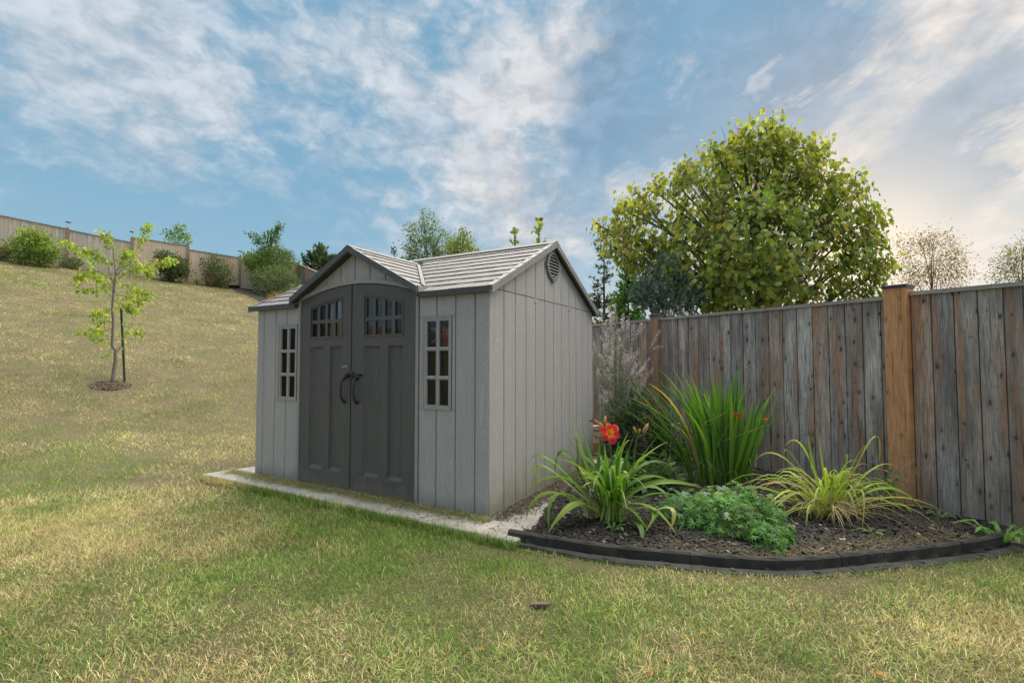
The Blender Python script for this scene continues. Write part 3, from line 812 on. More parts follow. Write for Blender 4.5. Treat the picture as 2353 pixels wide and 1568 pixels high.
    slope([(EAVE0, vv0), (x0, vv0), (XC, v_r), (XC, 1.2), (EAVE0, 1.2)], -th, -.014, roofz)
    slope([(EAVE0, -.04), (x0 + .03, -.04), (x0 + .03, vv0), (EAVE0, vv0)], -th, -.014, roofz)
    back = lambda v: roofz(2.4 - v)
    slope([(EAVE0, 1.2), (EAVE1, 1.2), (EAVE1, 2.44), (EAVE0, 2.44)], -th, -.014, back)
    DV0 = -.075
    for sg in (1, -1):
        X = lambda dx: XC + sg * dx
        rb.prism([(0, DV0), (.84, DV0), (.84, vv0), (0, v_r)], lambda a, d, z: (X(a), z, 2.335 - .53 * a + d), -th, -.014)
    roof = part(rb, 'roof', MAT['roof_under'])
    rs = random.Random(5)
    def shingle(P00, P10, P11, P01, nrm, mat='shingle'):
        """lower edge P00-P10, upper edge P01-P11; thick at the lower edge"""
        n = Vector(nrm); j = rs.uniform(-.0012, .0012); a = n * (.004 + j); lowt = n * (.0065 + j); b = n * -.015
        q = [Vector(P00), Vector(P10), Vector(P11), Vector(P01)]
        p = MB(); p.hexa([q[0] + b, q[1] + b, q[2] + b, q[3] + b], [q[0] + lowt, q[1] + lowt, q[2] + a - n * .006, q[3] + a - n * .006])
        piece(roof, p, 'shingle', MAT[mat])
    nf = Vector((0, -.494, 1)).normalized(); NC = 9; dv = 1.235 / NC
    for i in range(NC):
        va, vb = -.04 + i * dv, -.04 + (i + 1) * dv; ga = .004
        for sgn in (1, -1):
            def lim(v): return xin(max(v, vv0)) if v >= vv0 else .80
            inner = lambda v: XC + sgn * (lim(v) + (.010 if v < v_r else 0)) if v < v_r else (XC if sgn > 0 else XC)
            outer = EAVE1 if sgn > 0 else EAVE0
            xs = [outer]; wd = .205; x = outer - sgn * (wd * (.5 if i % 2 else 1.0) + rs.uniform(-.03, .03))
            stop = inner(va)
            while (x - stop) * sgn > .05: xs.append(x); x -= sgn * (wd + rs.uniform(-.035, .035))
            for k in range(len(xs)):
                e0 = xs[k]; last = k == len(xs) - 1
                e1a = inner(va) if last else xs[k + 1]; e1b = inner(vb - ga) if last else xs[k + 1]
                if not last and (e1b - inner(vb)) * sgn < 0: e1b = inner(vb)
                g2 = .0012 * sgn
                pts = [(e1a + g2, va), (e0 - g2, va), (e0 - g2, vb - ga), (e1b + g2, vb - ga)]
                if sgn < 0: pts = [pts[1], pts[0], pts[3], pts[2]]
                shingle(*[(x_, v_, roofz(v_)) for x_, v_ in pts], nf)
    # doorway gable slopes
    ND = 7; da = .83 / ND
    for sg in (1, -1):
        n = Vector((sg * .53, 0, 1)).normalized()
        for i in range(ND):
            a_lo, a_hi = .84 - i * da, .84 - (i + 1) * da
            vend = lambda a: vval(2.335 - .53 * a) - .008
            v = DV0; cuts = [DV0]
            while True:
                v += .24 + rs.uniform(-.05, .05) - (.1 if (len(cuts) == 1 and i % 2) else 0)
                if v > vend(a_lo) - .07: break
                cuts.append(v)
            for k in range(len(cuts)):
                last = k == len(cuts) - 1
                e_lo = vend(a_lo) if last else cuts[k + 1] - .002; e_hi = vend(a_hi + .004) if last else cuts[k + 1] - .002
                P = lambda a, v_: (XC + sg * a, v_, 2.335 - .53 * a)
                q = [P(a_lo, cuts[k]), P(a_lo, e_lo), P(a_hi + .004, e_hi), P(a_hi + .004, cuts[k])]
                if sg < 0: q = [q[1], q[0], q[3], q[2]]
                shingle(*q, n)
        # pale strip in the valley
        p = MB(); A0 = Vector((XC + sg * .84, vv0, 1.8898)); B0 = Vector((XC, v_r, 2.335)); w = Vector((-sg * .045, -.01, .03)); up = Vector((0, 0, .012))
        p.hexa([A0 - up, B0 - up, B0 + w - up, A0 + w - up], [A0 + up * 1.1, B0 + up * 1.1, B0 + w + up * 1.1, A0 + w + up * 1.1]); piece(roof, p, 'valley_strip', MAT['shingle'])
        # dark rake trim in lengths, and the returned end
        k = 6
        for i in range(k):
            a0 = .852 * i / k + (.0 if i == 0 else .0012); a1 = .852 * (i + 1) / k - .0012
            P = lambda a, y_, o_: (XC + sg * a, y_, 2.335 - .53 * a + o_)
            p = MB(); p.hexa([P(a0, DV0 - .022, -.052), P(a1, DV0 - .022, -.052), P(a1, DV0 + .004, -.052), P(a0, DV0 + .004, -.052)],
                             [P(a0, DV0 - .022, .010), P(a1, DV0 - .022, .010), P(a1, DV0 + .004, .012), P(a0, DV0 + .004, .012)]); piece(roof, p, 'rake_trim', MAT['slate'])
        p = MB(); xx = XC + sg * .845
        p.hexa([(xx, DV0 + .006, 1.842), (xx + sg * .014, DV0 + .006, 1.842), (xx + sg * .014, vv0 - .01, 1.850), (xx, vv0 - .01, 1.850)],
               [(xx, DV0 + .006, 1.897), (xx + sg * .010, DV0 + .006, 1.897), (xx + sg * .010, vv0 - .01, 1.897), (xx, vv0 - .01, 1.897)]); piece(roof, p, 'eave_end', MAT['rake'])
    # eave fascia in lengths
    def fascia(xa, xb, lens, y, mat):
        n_ = max(1, round((xb - xa) / lens)); st = (xb - xa) / n_
        for i in range(n_):
            p = MB(); a, b = xa + i * st + .0012, xa + (i + 1) * st - .0012; s_ = -1 if y < 1 else 1
            p.hexa([(a, y, 1.796), (b, y, 1.796), (b, y + .03 * -s_, 1.796), (a, y + .03 * -s_, 1.796)], [(a, y + s_ * .006, 1.842), (b, y + s_ * .006, 1.842), (b, y - s_ * .03, 1.846), (a, y - s_ * .03, 1.846)])
            piece(roof, p, 'fascia', MAT[mat])
    fascia(-.690, EAVE1 + .008, .20, -.052, 'slate'); fascia(EAVE0 - .008, -2.36, .20, -.052, 'slate'); fascia(EAVE0 - .008, EAVE1 + .008, .4, 2.452, 'slate')
    # rake trim on the gables
    for sx, xe in ((1, EAVE1), (-1, EAVE0)):
        for fb in (0, 1):
            k = 9
            for i in range(k):
                t0, t1 = -.055 + 1.25 * i / k + .0012, -.055 + 1.25 * (i + 1) / k - .0012
                f = (lambda v: v) if fb == 0 else (lambda v: 2.4 - v)
                xa, xb = xe - sx * .004, xe + sx * .016
                Pq = lambda x_, v_, o_: (x_, f(v_), roofz(v_) + o_)
                p = MB(); p.hexa([Pq(xa, t0, -.052), Pq(xb, t0, -.052), Pq(xb, t1, -.052), Pq(xa, t1, -.052)], [Pq(xa - sx * .03, t0, .016), Pq(xb, t0, .013), Pq(xb, t1, .009), Pq(xa - sx * .03, t1, .012)])
                piece(roof, p, 'rake_trim', MAT['rake'])
    # soffit under the eave overhang, ridge caps
    zr = roofz(1.2); nseg = 8; st = (EAVE1 + .016 - EAVE0 + .016) / nseg
    for i in range(nseg):
        a, b = EAVE0 - .016 + i * st + .001, EAVE0 - .016 + (i + 1) * st - .001; p = MB(); w = .085; y = 1.2
        h = lambda d_: zr - .494 * d_ + .020
        p.add([(a, y - w, h(w)), (b, y - w, h(w)), (b, y, h(0)), (a, y, h(0)), (b, y + w, h(w)), (a, y + w, h(w)), (a, y - w, h(w) - .018), (b, y - w, h(w) - .018), (b, y + w, h(w) - .018), (a, y + w, h(w) - .018), (a, y, h(0) - .03), (b, y, h(0) - .03)],
              [(0, 1, 2, 3), (3, 2, 4, 5), (6, 7, 1, 0), (5, 4, 8, 9), (0, 3, 10, 6), (3, 5, 9, 10), (1, 7, 11, 2), (2, 11, 8, 4)])
        piece(roof, p, 'ridge_cap', MAT['shingle'])
    for i in range(3):
        a = DV0 - .02 + i * (v_r - DV0 - .02) / 3; b = a + (v_r - DV0 - .02) / 3 - .002; w = .06; p = MB()
        H = lambda d_: 2.335 - .53 * d_ + .016
        p.add([(XC - w, a, H(w)), (XC, a, H(0)), (XC + w, a, H(w)), (XC - w, b, H(w)), (XC, b, H(0)), (XC + w, b, H(w)), (XC - w, a, H(w) - .015), (XC, a, H(0) - .02), (XC + w, a, H(w) - .015), (XC - w, b, H(w) - .015), (XC + w, b, H(w) - .015)],
              [(0, 1, 4, 3), (1, 2, 5, 4), (0, 6, 7, 1), (1, 7, 8, 2), (3, 9, 6, 0), (2, 8, 10, 5)])
        piece(roof, p, 'ridge_cap', MAT['shingle'])
    rs_ = MB(); rs_.box(W0, 0, -.05, .02, 1.795, 1.803) if False else None

plate_m = plain('plate_metal', (.45, .45, .46), .4, .3)
white_m = plain('white_lettering', (.75, .75, .74), .5)
build_shed()

# ------------------------------------------------------------------ things behind the shed windows
def in_shed(u, v, z): return shw(u, v, z)
def window_flowers():
    c = in_shed(-.49, .055, 1.40)
    t = thing('flower_bunch', 'bunch of orange and pink artificial flowers behind the window right of the doors', 'flowers', c)
    st = MB()
    for k in range(5): st.tube([in_shed(-.49, .075, .95), in_shed(-.49 + (k - 2) * .012, .07, 1.47)], .003, 5)
    st.build('stem', plain('green_stem', (.05, .09, .03)), t)
    oranges = [(.75, .30, .07), (.80, .36, .10), (.70, .17, .17), (.72, .22, .14), (.78, .24, .22)]
    for i, (du, z) in enumerate([(.0, 1.52), (.03, 1.49), (-.02, 1.475), (.012, 1.44), (-.015, 1.415), (.032, 1.40), (.0, 1.385), (.025, 1.36)]):
        cc = in_shed(-.492 + du, .052 + .012 * (i % 2), z); mb = MB(); mb.col = oranges[min(i // 2 + i % 2, 4)]
        for k in range(8):
            a = 2 * math.pi * k / 8; e = UU * math.cos(a) + Vector((0, 0, math.sin(a))); s_ = UU * -math.sin(a) + Vector((0, 0, math.cos(a)))
            mb.add([cc, cc + e * .02 + s_ * .009 - VV * .006, cc + e * .033 - VV * .001, cc + e * .02 - s_ * .009 - VV * .006], [(0, 1, 2, 3)])
        mb.build('flower_head', MAT['petal'], t)
    c = in_shed(-.60, .16, 1.47)
    t = thing('wreath', 'pale round wreath hanging inside behind the window right of the doors', 'wreath', c)
    mb = MB(); pts = [in_shed(-.645 + .06 * math.cos(a), .075, 1.47 + .06 * math.sin(a)) for a in np.linspace(0, 2 * math.pi, 25)]
    mb.tube(pts, .013, 6, False); mb.build('ring', plain('dry_wreath', (.33, .29, .24), .9), t)
    t = thing('broom', 'pale broom handle leaning inside behind the window left of the doors', 'broom', in_shed(-2.55, .2, .03))
    mb = MB(); mb.tube([in_shed(-2.585, .09, .25), in_shed(-2.66, .06, 1.36)], .012, 6); mb.build('handle', plain('pale_wood', (.5, .42, .3)), t)
    mb = MB(); mb.hexa([in_shed(-2.62, .10, .035), in_shed(-2.42, .10, .035), in_shed(-2.42, .20, .035), in_shed(-2.62, .20, .035)], [in_shed(-2.57, .12, .26), in_shed(-2.49, .12, .26), in_shed(-2.49, .17, .26), in_shed(-2.57, .17, .26)])
    mb.build('bristles', plain('straw_bristles', (.42, .33, .17)), t)
window_flowers()

# ------------------------------------------------------------------ fences
def fence_board(fn, s0, s1, zb0, zb1, zt0, zt1, d0, th=.018, gap=.0026, ch=.003):
    mb = MB(); a0, a1 = s0 + gap, s1 - gap
    prof = [(a0, d0 - ch), (a0 + ch, d0), (a1 - ch, d0), (a1, d0 - ch), (a1, d0 - th), (a0, d0 - th)]
    f = lambda a: (a - s0) / (s1 - s0)
    vs = [fn(a, d, zb0 + (zb1 - zb0) * f(a)) for a, d in prof] + [fn(a, d, zt0 + (zt1 - zt0) * f(a)) for a, d in prof]
    n = 6
    mb.add(vs, [tuple(range(n)), tuple(range(2 * n - 1, n - 1, -1))] + [(i, i + n, (i + 1) % n + n, (i + 1) % n) for i in range(n)])
    return mb

def post(fn, s, w, zb, zt, t, mat, cap=True, capmat='cap'):
    p = MB(); h = w / 2
    q = lambda z, o: [fn(s - o, -o + .004, z), fn(s + o, -o + .004, z), fn(s + o, o + .004, z), fn(s - o, o + .004, z)]
    p.hexa(q(zb, h), q(zt, h)); po = p.build('post', MAT[mat], t)
    if cap:
        c = MB(); b = h + .010
        c.hexa(q(zt - .012, b), q(zt + .016, b)); c.add(q(zt + .0165, b) + [fn(s, .004, zt + .036)], [(0, 1, 4), (1, 2, 4), (2, 3, 4), (3, 0, 4)])
        co = c.build('post_cap', MAT[capmat], None); sub(po, co)
    return po

def side_fence():
    t = thing('board_fence', 'weathered grey cedar board fence with orange posts running behind the flower bed', 'fence', fence_pt(0))
    fn = lambda s, d, z: tuple(fence_pt(s, d) + Vector((0, 0, z)))
    k8 = 900 / 1485 / 1.3605; k5 = 700 / 1829 / 1.3605
    x8 = lambda x: 2300 / 1.3605 + x * k8; x5 = lambda x: 1780 / 1.3605 + x * k5
    right = [fence_s(x8(x)) for x in (906, 1012, 1130, 1253, 1388, 1492)]
    while right[-1] > -3.2: right.append(right[-1] - random.uniform(.13, .15))
    mid = [fence_s(x8(x)) for x in (787, 750, 655, 565, 477, 395, 315, 241, 168, 100, 36)] + [fence_s(x5(x)) for x in (1315, 1225, 1137, 1050, 968, 885, 808, 737)]
    left = [fence_s(x5(x)) for x in (653, 630, 562, 498, 435, 375, 315, 255, 200)]
    s2 = fence_s(1510)
    sC = left[0] + 2.62
    while left[-1] < sC - .1: left.append(left[-1] + random.uniform(.13, .15))
    def zb(s): p = fence_pt(s); return float(terr(p.x, p.y)) - .02
    def bay(js, top0, top1, rail=True):
        a, b = js[0], js[-1]; tz = lambda s: top0 + (top1 - top0) * (s - a) / (b - a)
        for s0, s1 in zip(js[:-1], js[1:]):
            lo, hi = min(s0, s1), max(s0, s1); j = random.uniform(-.003, .003)
            fence_board(fn, lo, hi, zb(lo), zb(hi), tz(lo) - .030, tz(hi) - .030, j, gap=.0036, ch=.004).build('board', MAT['fence'], t)
        bb = MB(); lo, hi = min(a, b), max(a, b)
        bb.hexa([fn(lo, -.042, zb(lo)), fn(hi, -.042, zb(hi)), fn(hi, -.024, zb(hi)), fn(lo, -.024, zb(lo))], [fn(lo, -.042, tz(lo) - .034), fn(hi, -.042, tz(hi) - .034), fn(hi, -.024, tz(hi) - .034), fn(lo, -.024, tz(lo) - .034)])
        bb.build('added_backing', MAT['fence'], t)  # sheet added behind the boards to keep sky light out of the gaps
        r = MB(); r.hexa([fn(lo, -.075, tz(lo) - .030), fn(hi, -.075, tz(hi) - .030), fn(hi, .030, tz(hi) - .030), fn(lo, .030, tz(lo) - .030)], [fn(lo, -.075, tz(lo) + .002), fn(hi, -.075, tz(hi) + .002), fn(hi, .030, tz(hi) + .004), fn(lo, .030, tz(lo) + .004)])
        r.build('cap_rail', MAT['rail'], t)
    bay(right, 1.860, 1.835); bay(mid, 1.838, 1.838); bay(left, 1.838, 1.838)
    sp = (right[0] + mid[0]) / 2
    post(fn, sp, abs(right[0] - mid[0]) - .004, zb(sp), 1.915, t, 'post'); post(fn, s2, .118, zb(s2), 1.875, t, 'post_dull'); post(fn, sC + .08, .118, zb(sC), 1.89, t, 'post_dull')
    # behind the shed the same fence climbs the slope to the corner
    P0 = fence_pt(sC + .14); P1 = Vector((-12.53, 28.0, 0)); dr = (P1 - P0); L = dr.length; dr.normalize(); nr = Vector((-dr.y, dr.x, 0))
    if nr.x > 0: nr = -nr
    f2 = lambda s, d, z: tuple(P0 + dr * s + nr * d + Vector((0, 0, z)))
    z2 = lambda s: float(terr(*(P0 + dr * s).xy)) - .03
    nb = 9; bl = L / nb
    for i in range(nb):
        a, b = i * bl, (i + 1) * bl; js = list(np.linspace(a + .06, b - .06, 19 if i >= 5 else 3))
        for s0, s1 in zip(js[:-1], js[1:]):
            fence_board(f2, s0, s1, z2(s0), z2(s1), z2(s0) + 1.84, z2(s1) + 1.84, random.uniform(-.003, .003)).build('board', MAT['fence'], t)
        r = MB(); r.hexa([f2(js[0], -.05, z2(js[0]) + 1.842), f2(js[-1], -.05, z2(js[-1]) + 1.842), f2(js[-1], .03, z2(js[-1]) + 1.842), f2(js[0], .03, z2(js[0]) + 1.842)],
                         [f2(js[0], -.05, z2(js[0]) + 1.88), f2(js[-1], -.05, z2(js[-1]) + 1.88), f2(js[-1], .03, z2(js[-1]) + 1.88), f2(js[0], .03, z2(js[0]) + 1.88)]); r.build('cap_rail', MAT['rail'], t)
        post(f2, b, .118, z2(b), z2(b) + 1.95, t, 'post')
side_fence()

HC = Vector((-12.53, 28.0, 0)); HD = Vector((-.905, -.425, 0)).normalized(); HN = Vector((.425, -.905, 0)).normalized()
def hill_pt(s, d=0.0, z=0.0): p = HC + HD * s + HN * d; return Vector((p.x, p.y, z))
def hill_s(px):
    r = -(px - CXP) / FPX; return (28 * r - 12.53) / (.905 + r * .425)
def hill_z(s): p = hill_pt(s); return float(terr(p.x, p.y))
def hill_top(px, py):
    s = hill_s(px); p = hill_pt(s); return at(px, py, p.y).z
POSTS = {}
def hill_fence():
    t = thing('board_fence', 'long pale board fence stepping along the top of the grass slope', 'fence', hill_pt(6, 0, hill_z(6)))
    fn = lambda s, d, z: tuple(hill_pt(s, d, z))
    bays = [(-90, 478.5, 143.6, 524.6, 'hill_fence'), (148.4, 527.3, 293, 555.8, 'hill_fence'), (299.5, 545.4, 423.7, 563.2, 'hill_fence_warm'), (428.3, 572.5, 544.3, 590.8, 'hill_fence_warm'), (548.7, 592.5, 678, 604.5, 'hill_fence')]
    for k, (xa, ya, xb, yb, mt) in enumerate(bays):
        sa, sb_ = hill_s(xa), hill_s(xb)
        if k == 4: sb_ = .06
        za = hill_top(xa, ya); zb_ = hill_top(xb, yb)
        n = max(2, round(abs(sa - sb_) / .142)); js = np.linspace(sa, sb_, n + 1)
        tz = lambda s: za + (zb_ - za) * (s - sa) / (sb_ - sa)
        for s0, s1 in zip(js[:-1], js[1:]):
            lo, hi = min(s0, s1), max(s0, s1)
            fence_board(fn, lo, hi, hill_z(lo) - .03, hill_z(hi) - .03, tz(lo) - .04, tz(hi) - .04, random.uniform(-.004, .004)).build('board', MAT[mt], t)
        r = MB(); r.hexa([fn(sa, -.08, tz(sa) - .04), fn(sb_, -.08, tz(sb_) - .04), fn(sb_, .035, tz(sb_) - .04), fn(sa, .035, tz(sa) - .04)], [fn(sa, -.08, tz(sa)), fn(sb_, -.08, tz(sb_)), fn(sb_, .035, tz(sb_)), fn(sa, .035, tz(sa))])
        r.build('cap_rail', MAT['hill_rail'], t)
        bb = MB(); bb.hexa([fn(sa, -.04, hill_z(sa)), fn(sb_, -.04, hill_z(sb_)), fn(sb_, -.022, hill_z(sb_)), fn(sa, -.022, hill_z(sa))], [fn(sa, -.04, tz(sa) - .05), fn(sb_, -.04, tz(sb_) - .05), fn(sb_, -.022, tz(sb_) - .05), fn(sa, -.022, tz(sa) - .05)]); bb.build('added_backing', MAT[mt], t)  # added sheet that stops the sky shining between the boards
    for k, (x, y, mt) in enumerate(((146, 523.0, 'hill_fence'), (295.5, 545.0, 'hill_fence'), (426, 563.0, 'hill_fence_warm'), (546.5, 588.0, 'hill_fence_warm'))):
        s = hill_s(x); z = hill_top(x, y); post(fn, s, .13, hill_z(s) - .03, z, t, 'hill_post', cap=False); POSTS[k] = (s, z)
hill_fence()

def solar_light():
    labels = {0: 'small black solar cap light on the fence post beside the yellow green hydrangea', 1: 'small solar cap light on the fence post behind the young staked tree', 3: 'small solar cap light on the fence post between the red rose and the tall shrubs'}
    first = None
    for k, lab in labels.items():
        s, z = POSTS[k]; loc = hill_pt(s, 0, z)
        if first is None:
            t = thing('solar_light', lab, 'garden light', loc, 'solar lights on the slope fence posts', rotz=0)
            p = MB(); p.lathe([(.030, 0), (.016, .02), (.012, .05), (.010, .25)], (0, 0, 0), 8); sub(t, p.build('stem', plate_m))
            p = MB(); p.lathe([(.02, .25), (.10, .262), (.135, .275), (.10, .298), (.02, .31)], (0, 0, 0), 12); sub(t, p.build('lamp_cap', MAT['cap'])); first = t
        else:
            r = first.copy(); COL.objects.link(r); r.location = loc; r['label'] = lab
            for c in list(first.children):
                d = c.copy(); COL.objects.link(d); d.parent = r
solar_light()

# ------------------------------------------------------------------ leaves: templates and scattering
def norm(a): return a / (np.linalg.norm(a, axis=-1, keepdims=True) + 1e-9)

def fan(outline, zf):
    """flat outline (x, y) to a triangle fan with a fold and droop"""
    pts = [(0, .38)] + outline; V = np.array([(x, y, zf(x, y)) for x, y in pts]); n = len(outline)
    return V, np.array([(0, 1 + i, 1 + (i + 1) % n) for i in range(n)])
MAPLE = fan([(0, 0), (.16, -.07), (.30, .02), (.27, .13), (.47, .20), (.42, .30), (.54, .46), (.36, .45), (.30, .50), (.34, .66), (.20, .62), (.13, .74), (0, 1),
             (-.13, .74), (-.20, .62), (-.34, .66), (-.30, .50), (-.36, .45), (-.54, .46), (-.42, .30), (-.47, .20), (-.27, .13), (-.30, .02), (-.16, -.07)],
            lambda x, y: -.35 * abs(x) - .22 * y * y + .04)
OVAL = fan([(0, 0), (.16, .16), (.23, .40), (.17, .66), (.07, .86), (0, 1), (-.07, .86), (-.17, .66), (-.23, .40), (-.16, .16)], lambda x, y: .35 * abs(x) - .30 * y * y)
SMALL = (np.array([(0, 0, 0), (.24, .45, .06), (0, 1, -.1), (-.24, .45, .06)]), np.array([(0, 1, 2), (0, 2, 3)]))
NEEDLE = (np.array([(-.06, 0, 0), (.06, 0, 0), (0, 1, 0)]), np.array([(0, 1, 2)]))
def palmate():
    o = []; n = 5
    for i in range(n):
        a = math.radians(-50 + 140 / (n - 1) * 1.4 * i * .999 - 0)
        a = math.radians(-8 + (196 / (n - 1)) * i)
        w = .17
        for da, r in ((-.30, .30), (-.20, .62), (-.13, .60), (-.09, .88), (0, .80), (.07, 1.0), (.13, .74), (.20, .62)):
            o.append((math.cos(a + da) * r * .55, .25 + math.sin(a + da) * r * .55))
    o.append((-.03, .22))
    V = np.array([(0, .28, .05)] + [(x, y, -.25 * math.hypot(x, y - .28) ** 1.5) for x, y in o]); n = len(o)
    return V, np.array([(0, 1 + i, 1 + (i + 1) % n) for i in range(n)])
PALM = palmate()

def frames(axis, normal):
    Y = norm(axis); X = norm(np.cross(Y, normal)); Z = np.cross(X, Y); return X, Y, Z

def scatter(tmpl, C, axis, normal, size, cols, tip=None):
    tv, tf = tmpl; X, Y, Z = frames(axis, normal); s = np.asarray(size).reshape(-1, 1, 1)
    V = C[:, None] + s * (tv[None, :, 0:1] * X[:, None] + tv[None, :, 1:2] * Y[:, None] + tv[None, :, 2:3] * Z[:, None])
    F = tf[None] + (np.arange(len(C)) * len(tv))[:, None, None]
    c = np.repeat(cols[:, None], len(tv), 1)
    if tip is not None: c = c * (1 + tip * (tv[None, :, 1:2] - .5))
    return V.reshape(-1, 3), F.reshape(-1, 3), np.clip(c.reshape(-1, 3), 0, 1)

def stuff_leaves(name, tmpl, C, axis, normal, size, cols, mat, parent=None, tip=None, **t):
    V, F, c = scatter(tmpl, C, axis, normal, size, cols, tip)
    return mesh_obj(name, np_mesh(name, V, F, c), mat, parent, **t)

def mixcol(n, palette, weights=None, jit=.18):
    p = np.array(palette); w = np.array(weights if weights is not None else [1] * len(p), float); w /= w.sum()
    c = p[rng.choice(len(p), n, p=w)] * (1 + rng.normal(0, jit, (n, 1)))
    return np.clip(c * (1 + rng.normal(0, jit * .25, (n, 3))), .004, 1)

def single_leaves(tmpl, C, axis, normal, size, palette, weights, mat, parent, name='leaf', variants=10, tip=None):
    """leaf objects that share a few meshes"""
    mes = []
    for k in range(variants):
        tv, tf = tmpl; v = tv.copy(); v[:, 2] *= rng.uniform(.5, 1.7); v[:, 0] *= rng.uniform(.85, 1.1)
        v[:, 0] += .10 * rng.normal() * v[:, 1] ** 2
        c = np.repeat(mixcol(1, palette, weights, .12), len(v), 0)
        if tip is not None: c = c * (1 + tip * (tv[:, 1:2] - .5))
        me = np_mesh(name, v, tf, np.clip(c, 0, 1)); me.materials.append(mat); mes.append(me)
    X, Y, Z = frames(axis, normal); inv = PINV[parent]
    for i in range(len(C)):
        o = bpy.data.objects.new(name, mes[i % variants]); COL.objects.link(o); o.parent = parent
        s = float(size[i]); m = Matrix.Identity(4)
        for a, v in enumerate((X[i], Y[i], Z[i])):
            m[0][a], m[1][a], m[2][a] = float(v[0]) * s, float(v[1]) * s, float(v[2]) * s
        m[0][3], m[1][3], m[2][3] = (float(q) for q in C[i])
        o.matrix_basis = inv @ m
    return mes

def rand_dirs(n): return norm(rng.normal(size=(n, 3)))

def strap(path, width, cols, fold=.35, up=None, n=9, twist=0.0):
    """strap-shaped leaf along a path of three control points (passes through the middle one); cols: base, mid, tip"""
    a, m, b = (np.array(p, float) for p in path); c = 2 * m - .5 * (a + b)
    t = np.linspace(0, 1, n)[:, None]; P = (1 - t) ** 2 * a + 2 * t * (1 - t) * c + t * t * b
    T = norm(np.gradient(P, axis=0)); side = np.cross(T, np.array([0, 0, 1.0])); ln = np.linalg.norm(side, axis=1, keepdims=True)
    alt = np.cross(T, np.array(ray(1176, 829)))
    side = norm(np.where(ln < .35, alt, side))
    for i in range(1, n):
        if np.dot(side[i], side[i - 1]) < 0: side[i] = -side[i]
    N = norm(np.cross(side, T))
    if twist:
        an = (twist * t); side2 = side * np.cos(an) + N * np.sin(an); N = norm(np.cross(side2, T)); side = side2
    tt = t[:, 0]; w = width * np.clip(np.minimum(.55 + 1.1 * tt, 1.0) * np.clip((1 - tt) / .45, 0, 1) ** .75, .03, 1) * .5
    L = P + side * w[:, None] + N * (w * fold)[:, None]; Rr = P - side * w[:, None] + N * (w * fold)[:, None]
    V = np.concatenate([L, P, Rr]); F = []
    for i in range(n - 1):
        F += [(i, n + i, n + i + 1, i + 1), (n + i, 2 * n + i, 2 * n + i + 1, n + i + 1)]
    c0, c1, c2 = (np.array(c_) for c_ in cols); f = tt[:, None]
    cc = np.where(f < .3, c0 + (c1 - c0) * f / .3, np.where(f < .75, c1, c1 + (c2 - c1) * (f - .75) / .25))
    return V, np.array(F), np.clip(np.concatenate([cc * 1.04, cc * .82, cc * 1.04]), 0, 1)

def strap_obj(parent, path, width, cols, mat='strap', name='leaf', **k):
    V, F, c = strap(path, width, cols, **k); return mesh_obj(name, np_mesh(name, V, F, c, smooth=True), MAT[mat], parent)

# ------------------------------------------------------------------ trees
def limb(mb, pts, r0, r1, n=6, wob=.0):
    P = catmull(pts, 5) if len(pts) > 2 else np.array(pts, float)
    if wob: P[1:-1] += rng.normal(0, wob, P[1:-1].shape)
    mb.tube([Vector(p) for p in P], list(np.linspace(r0, r1, len(P))), n)

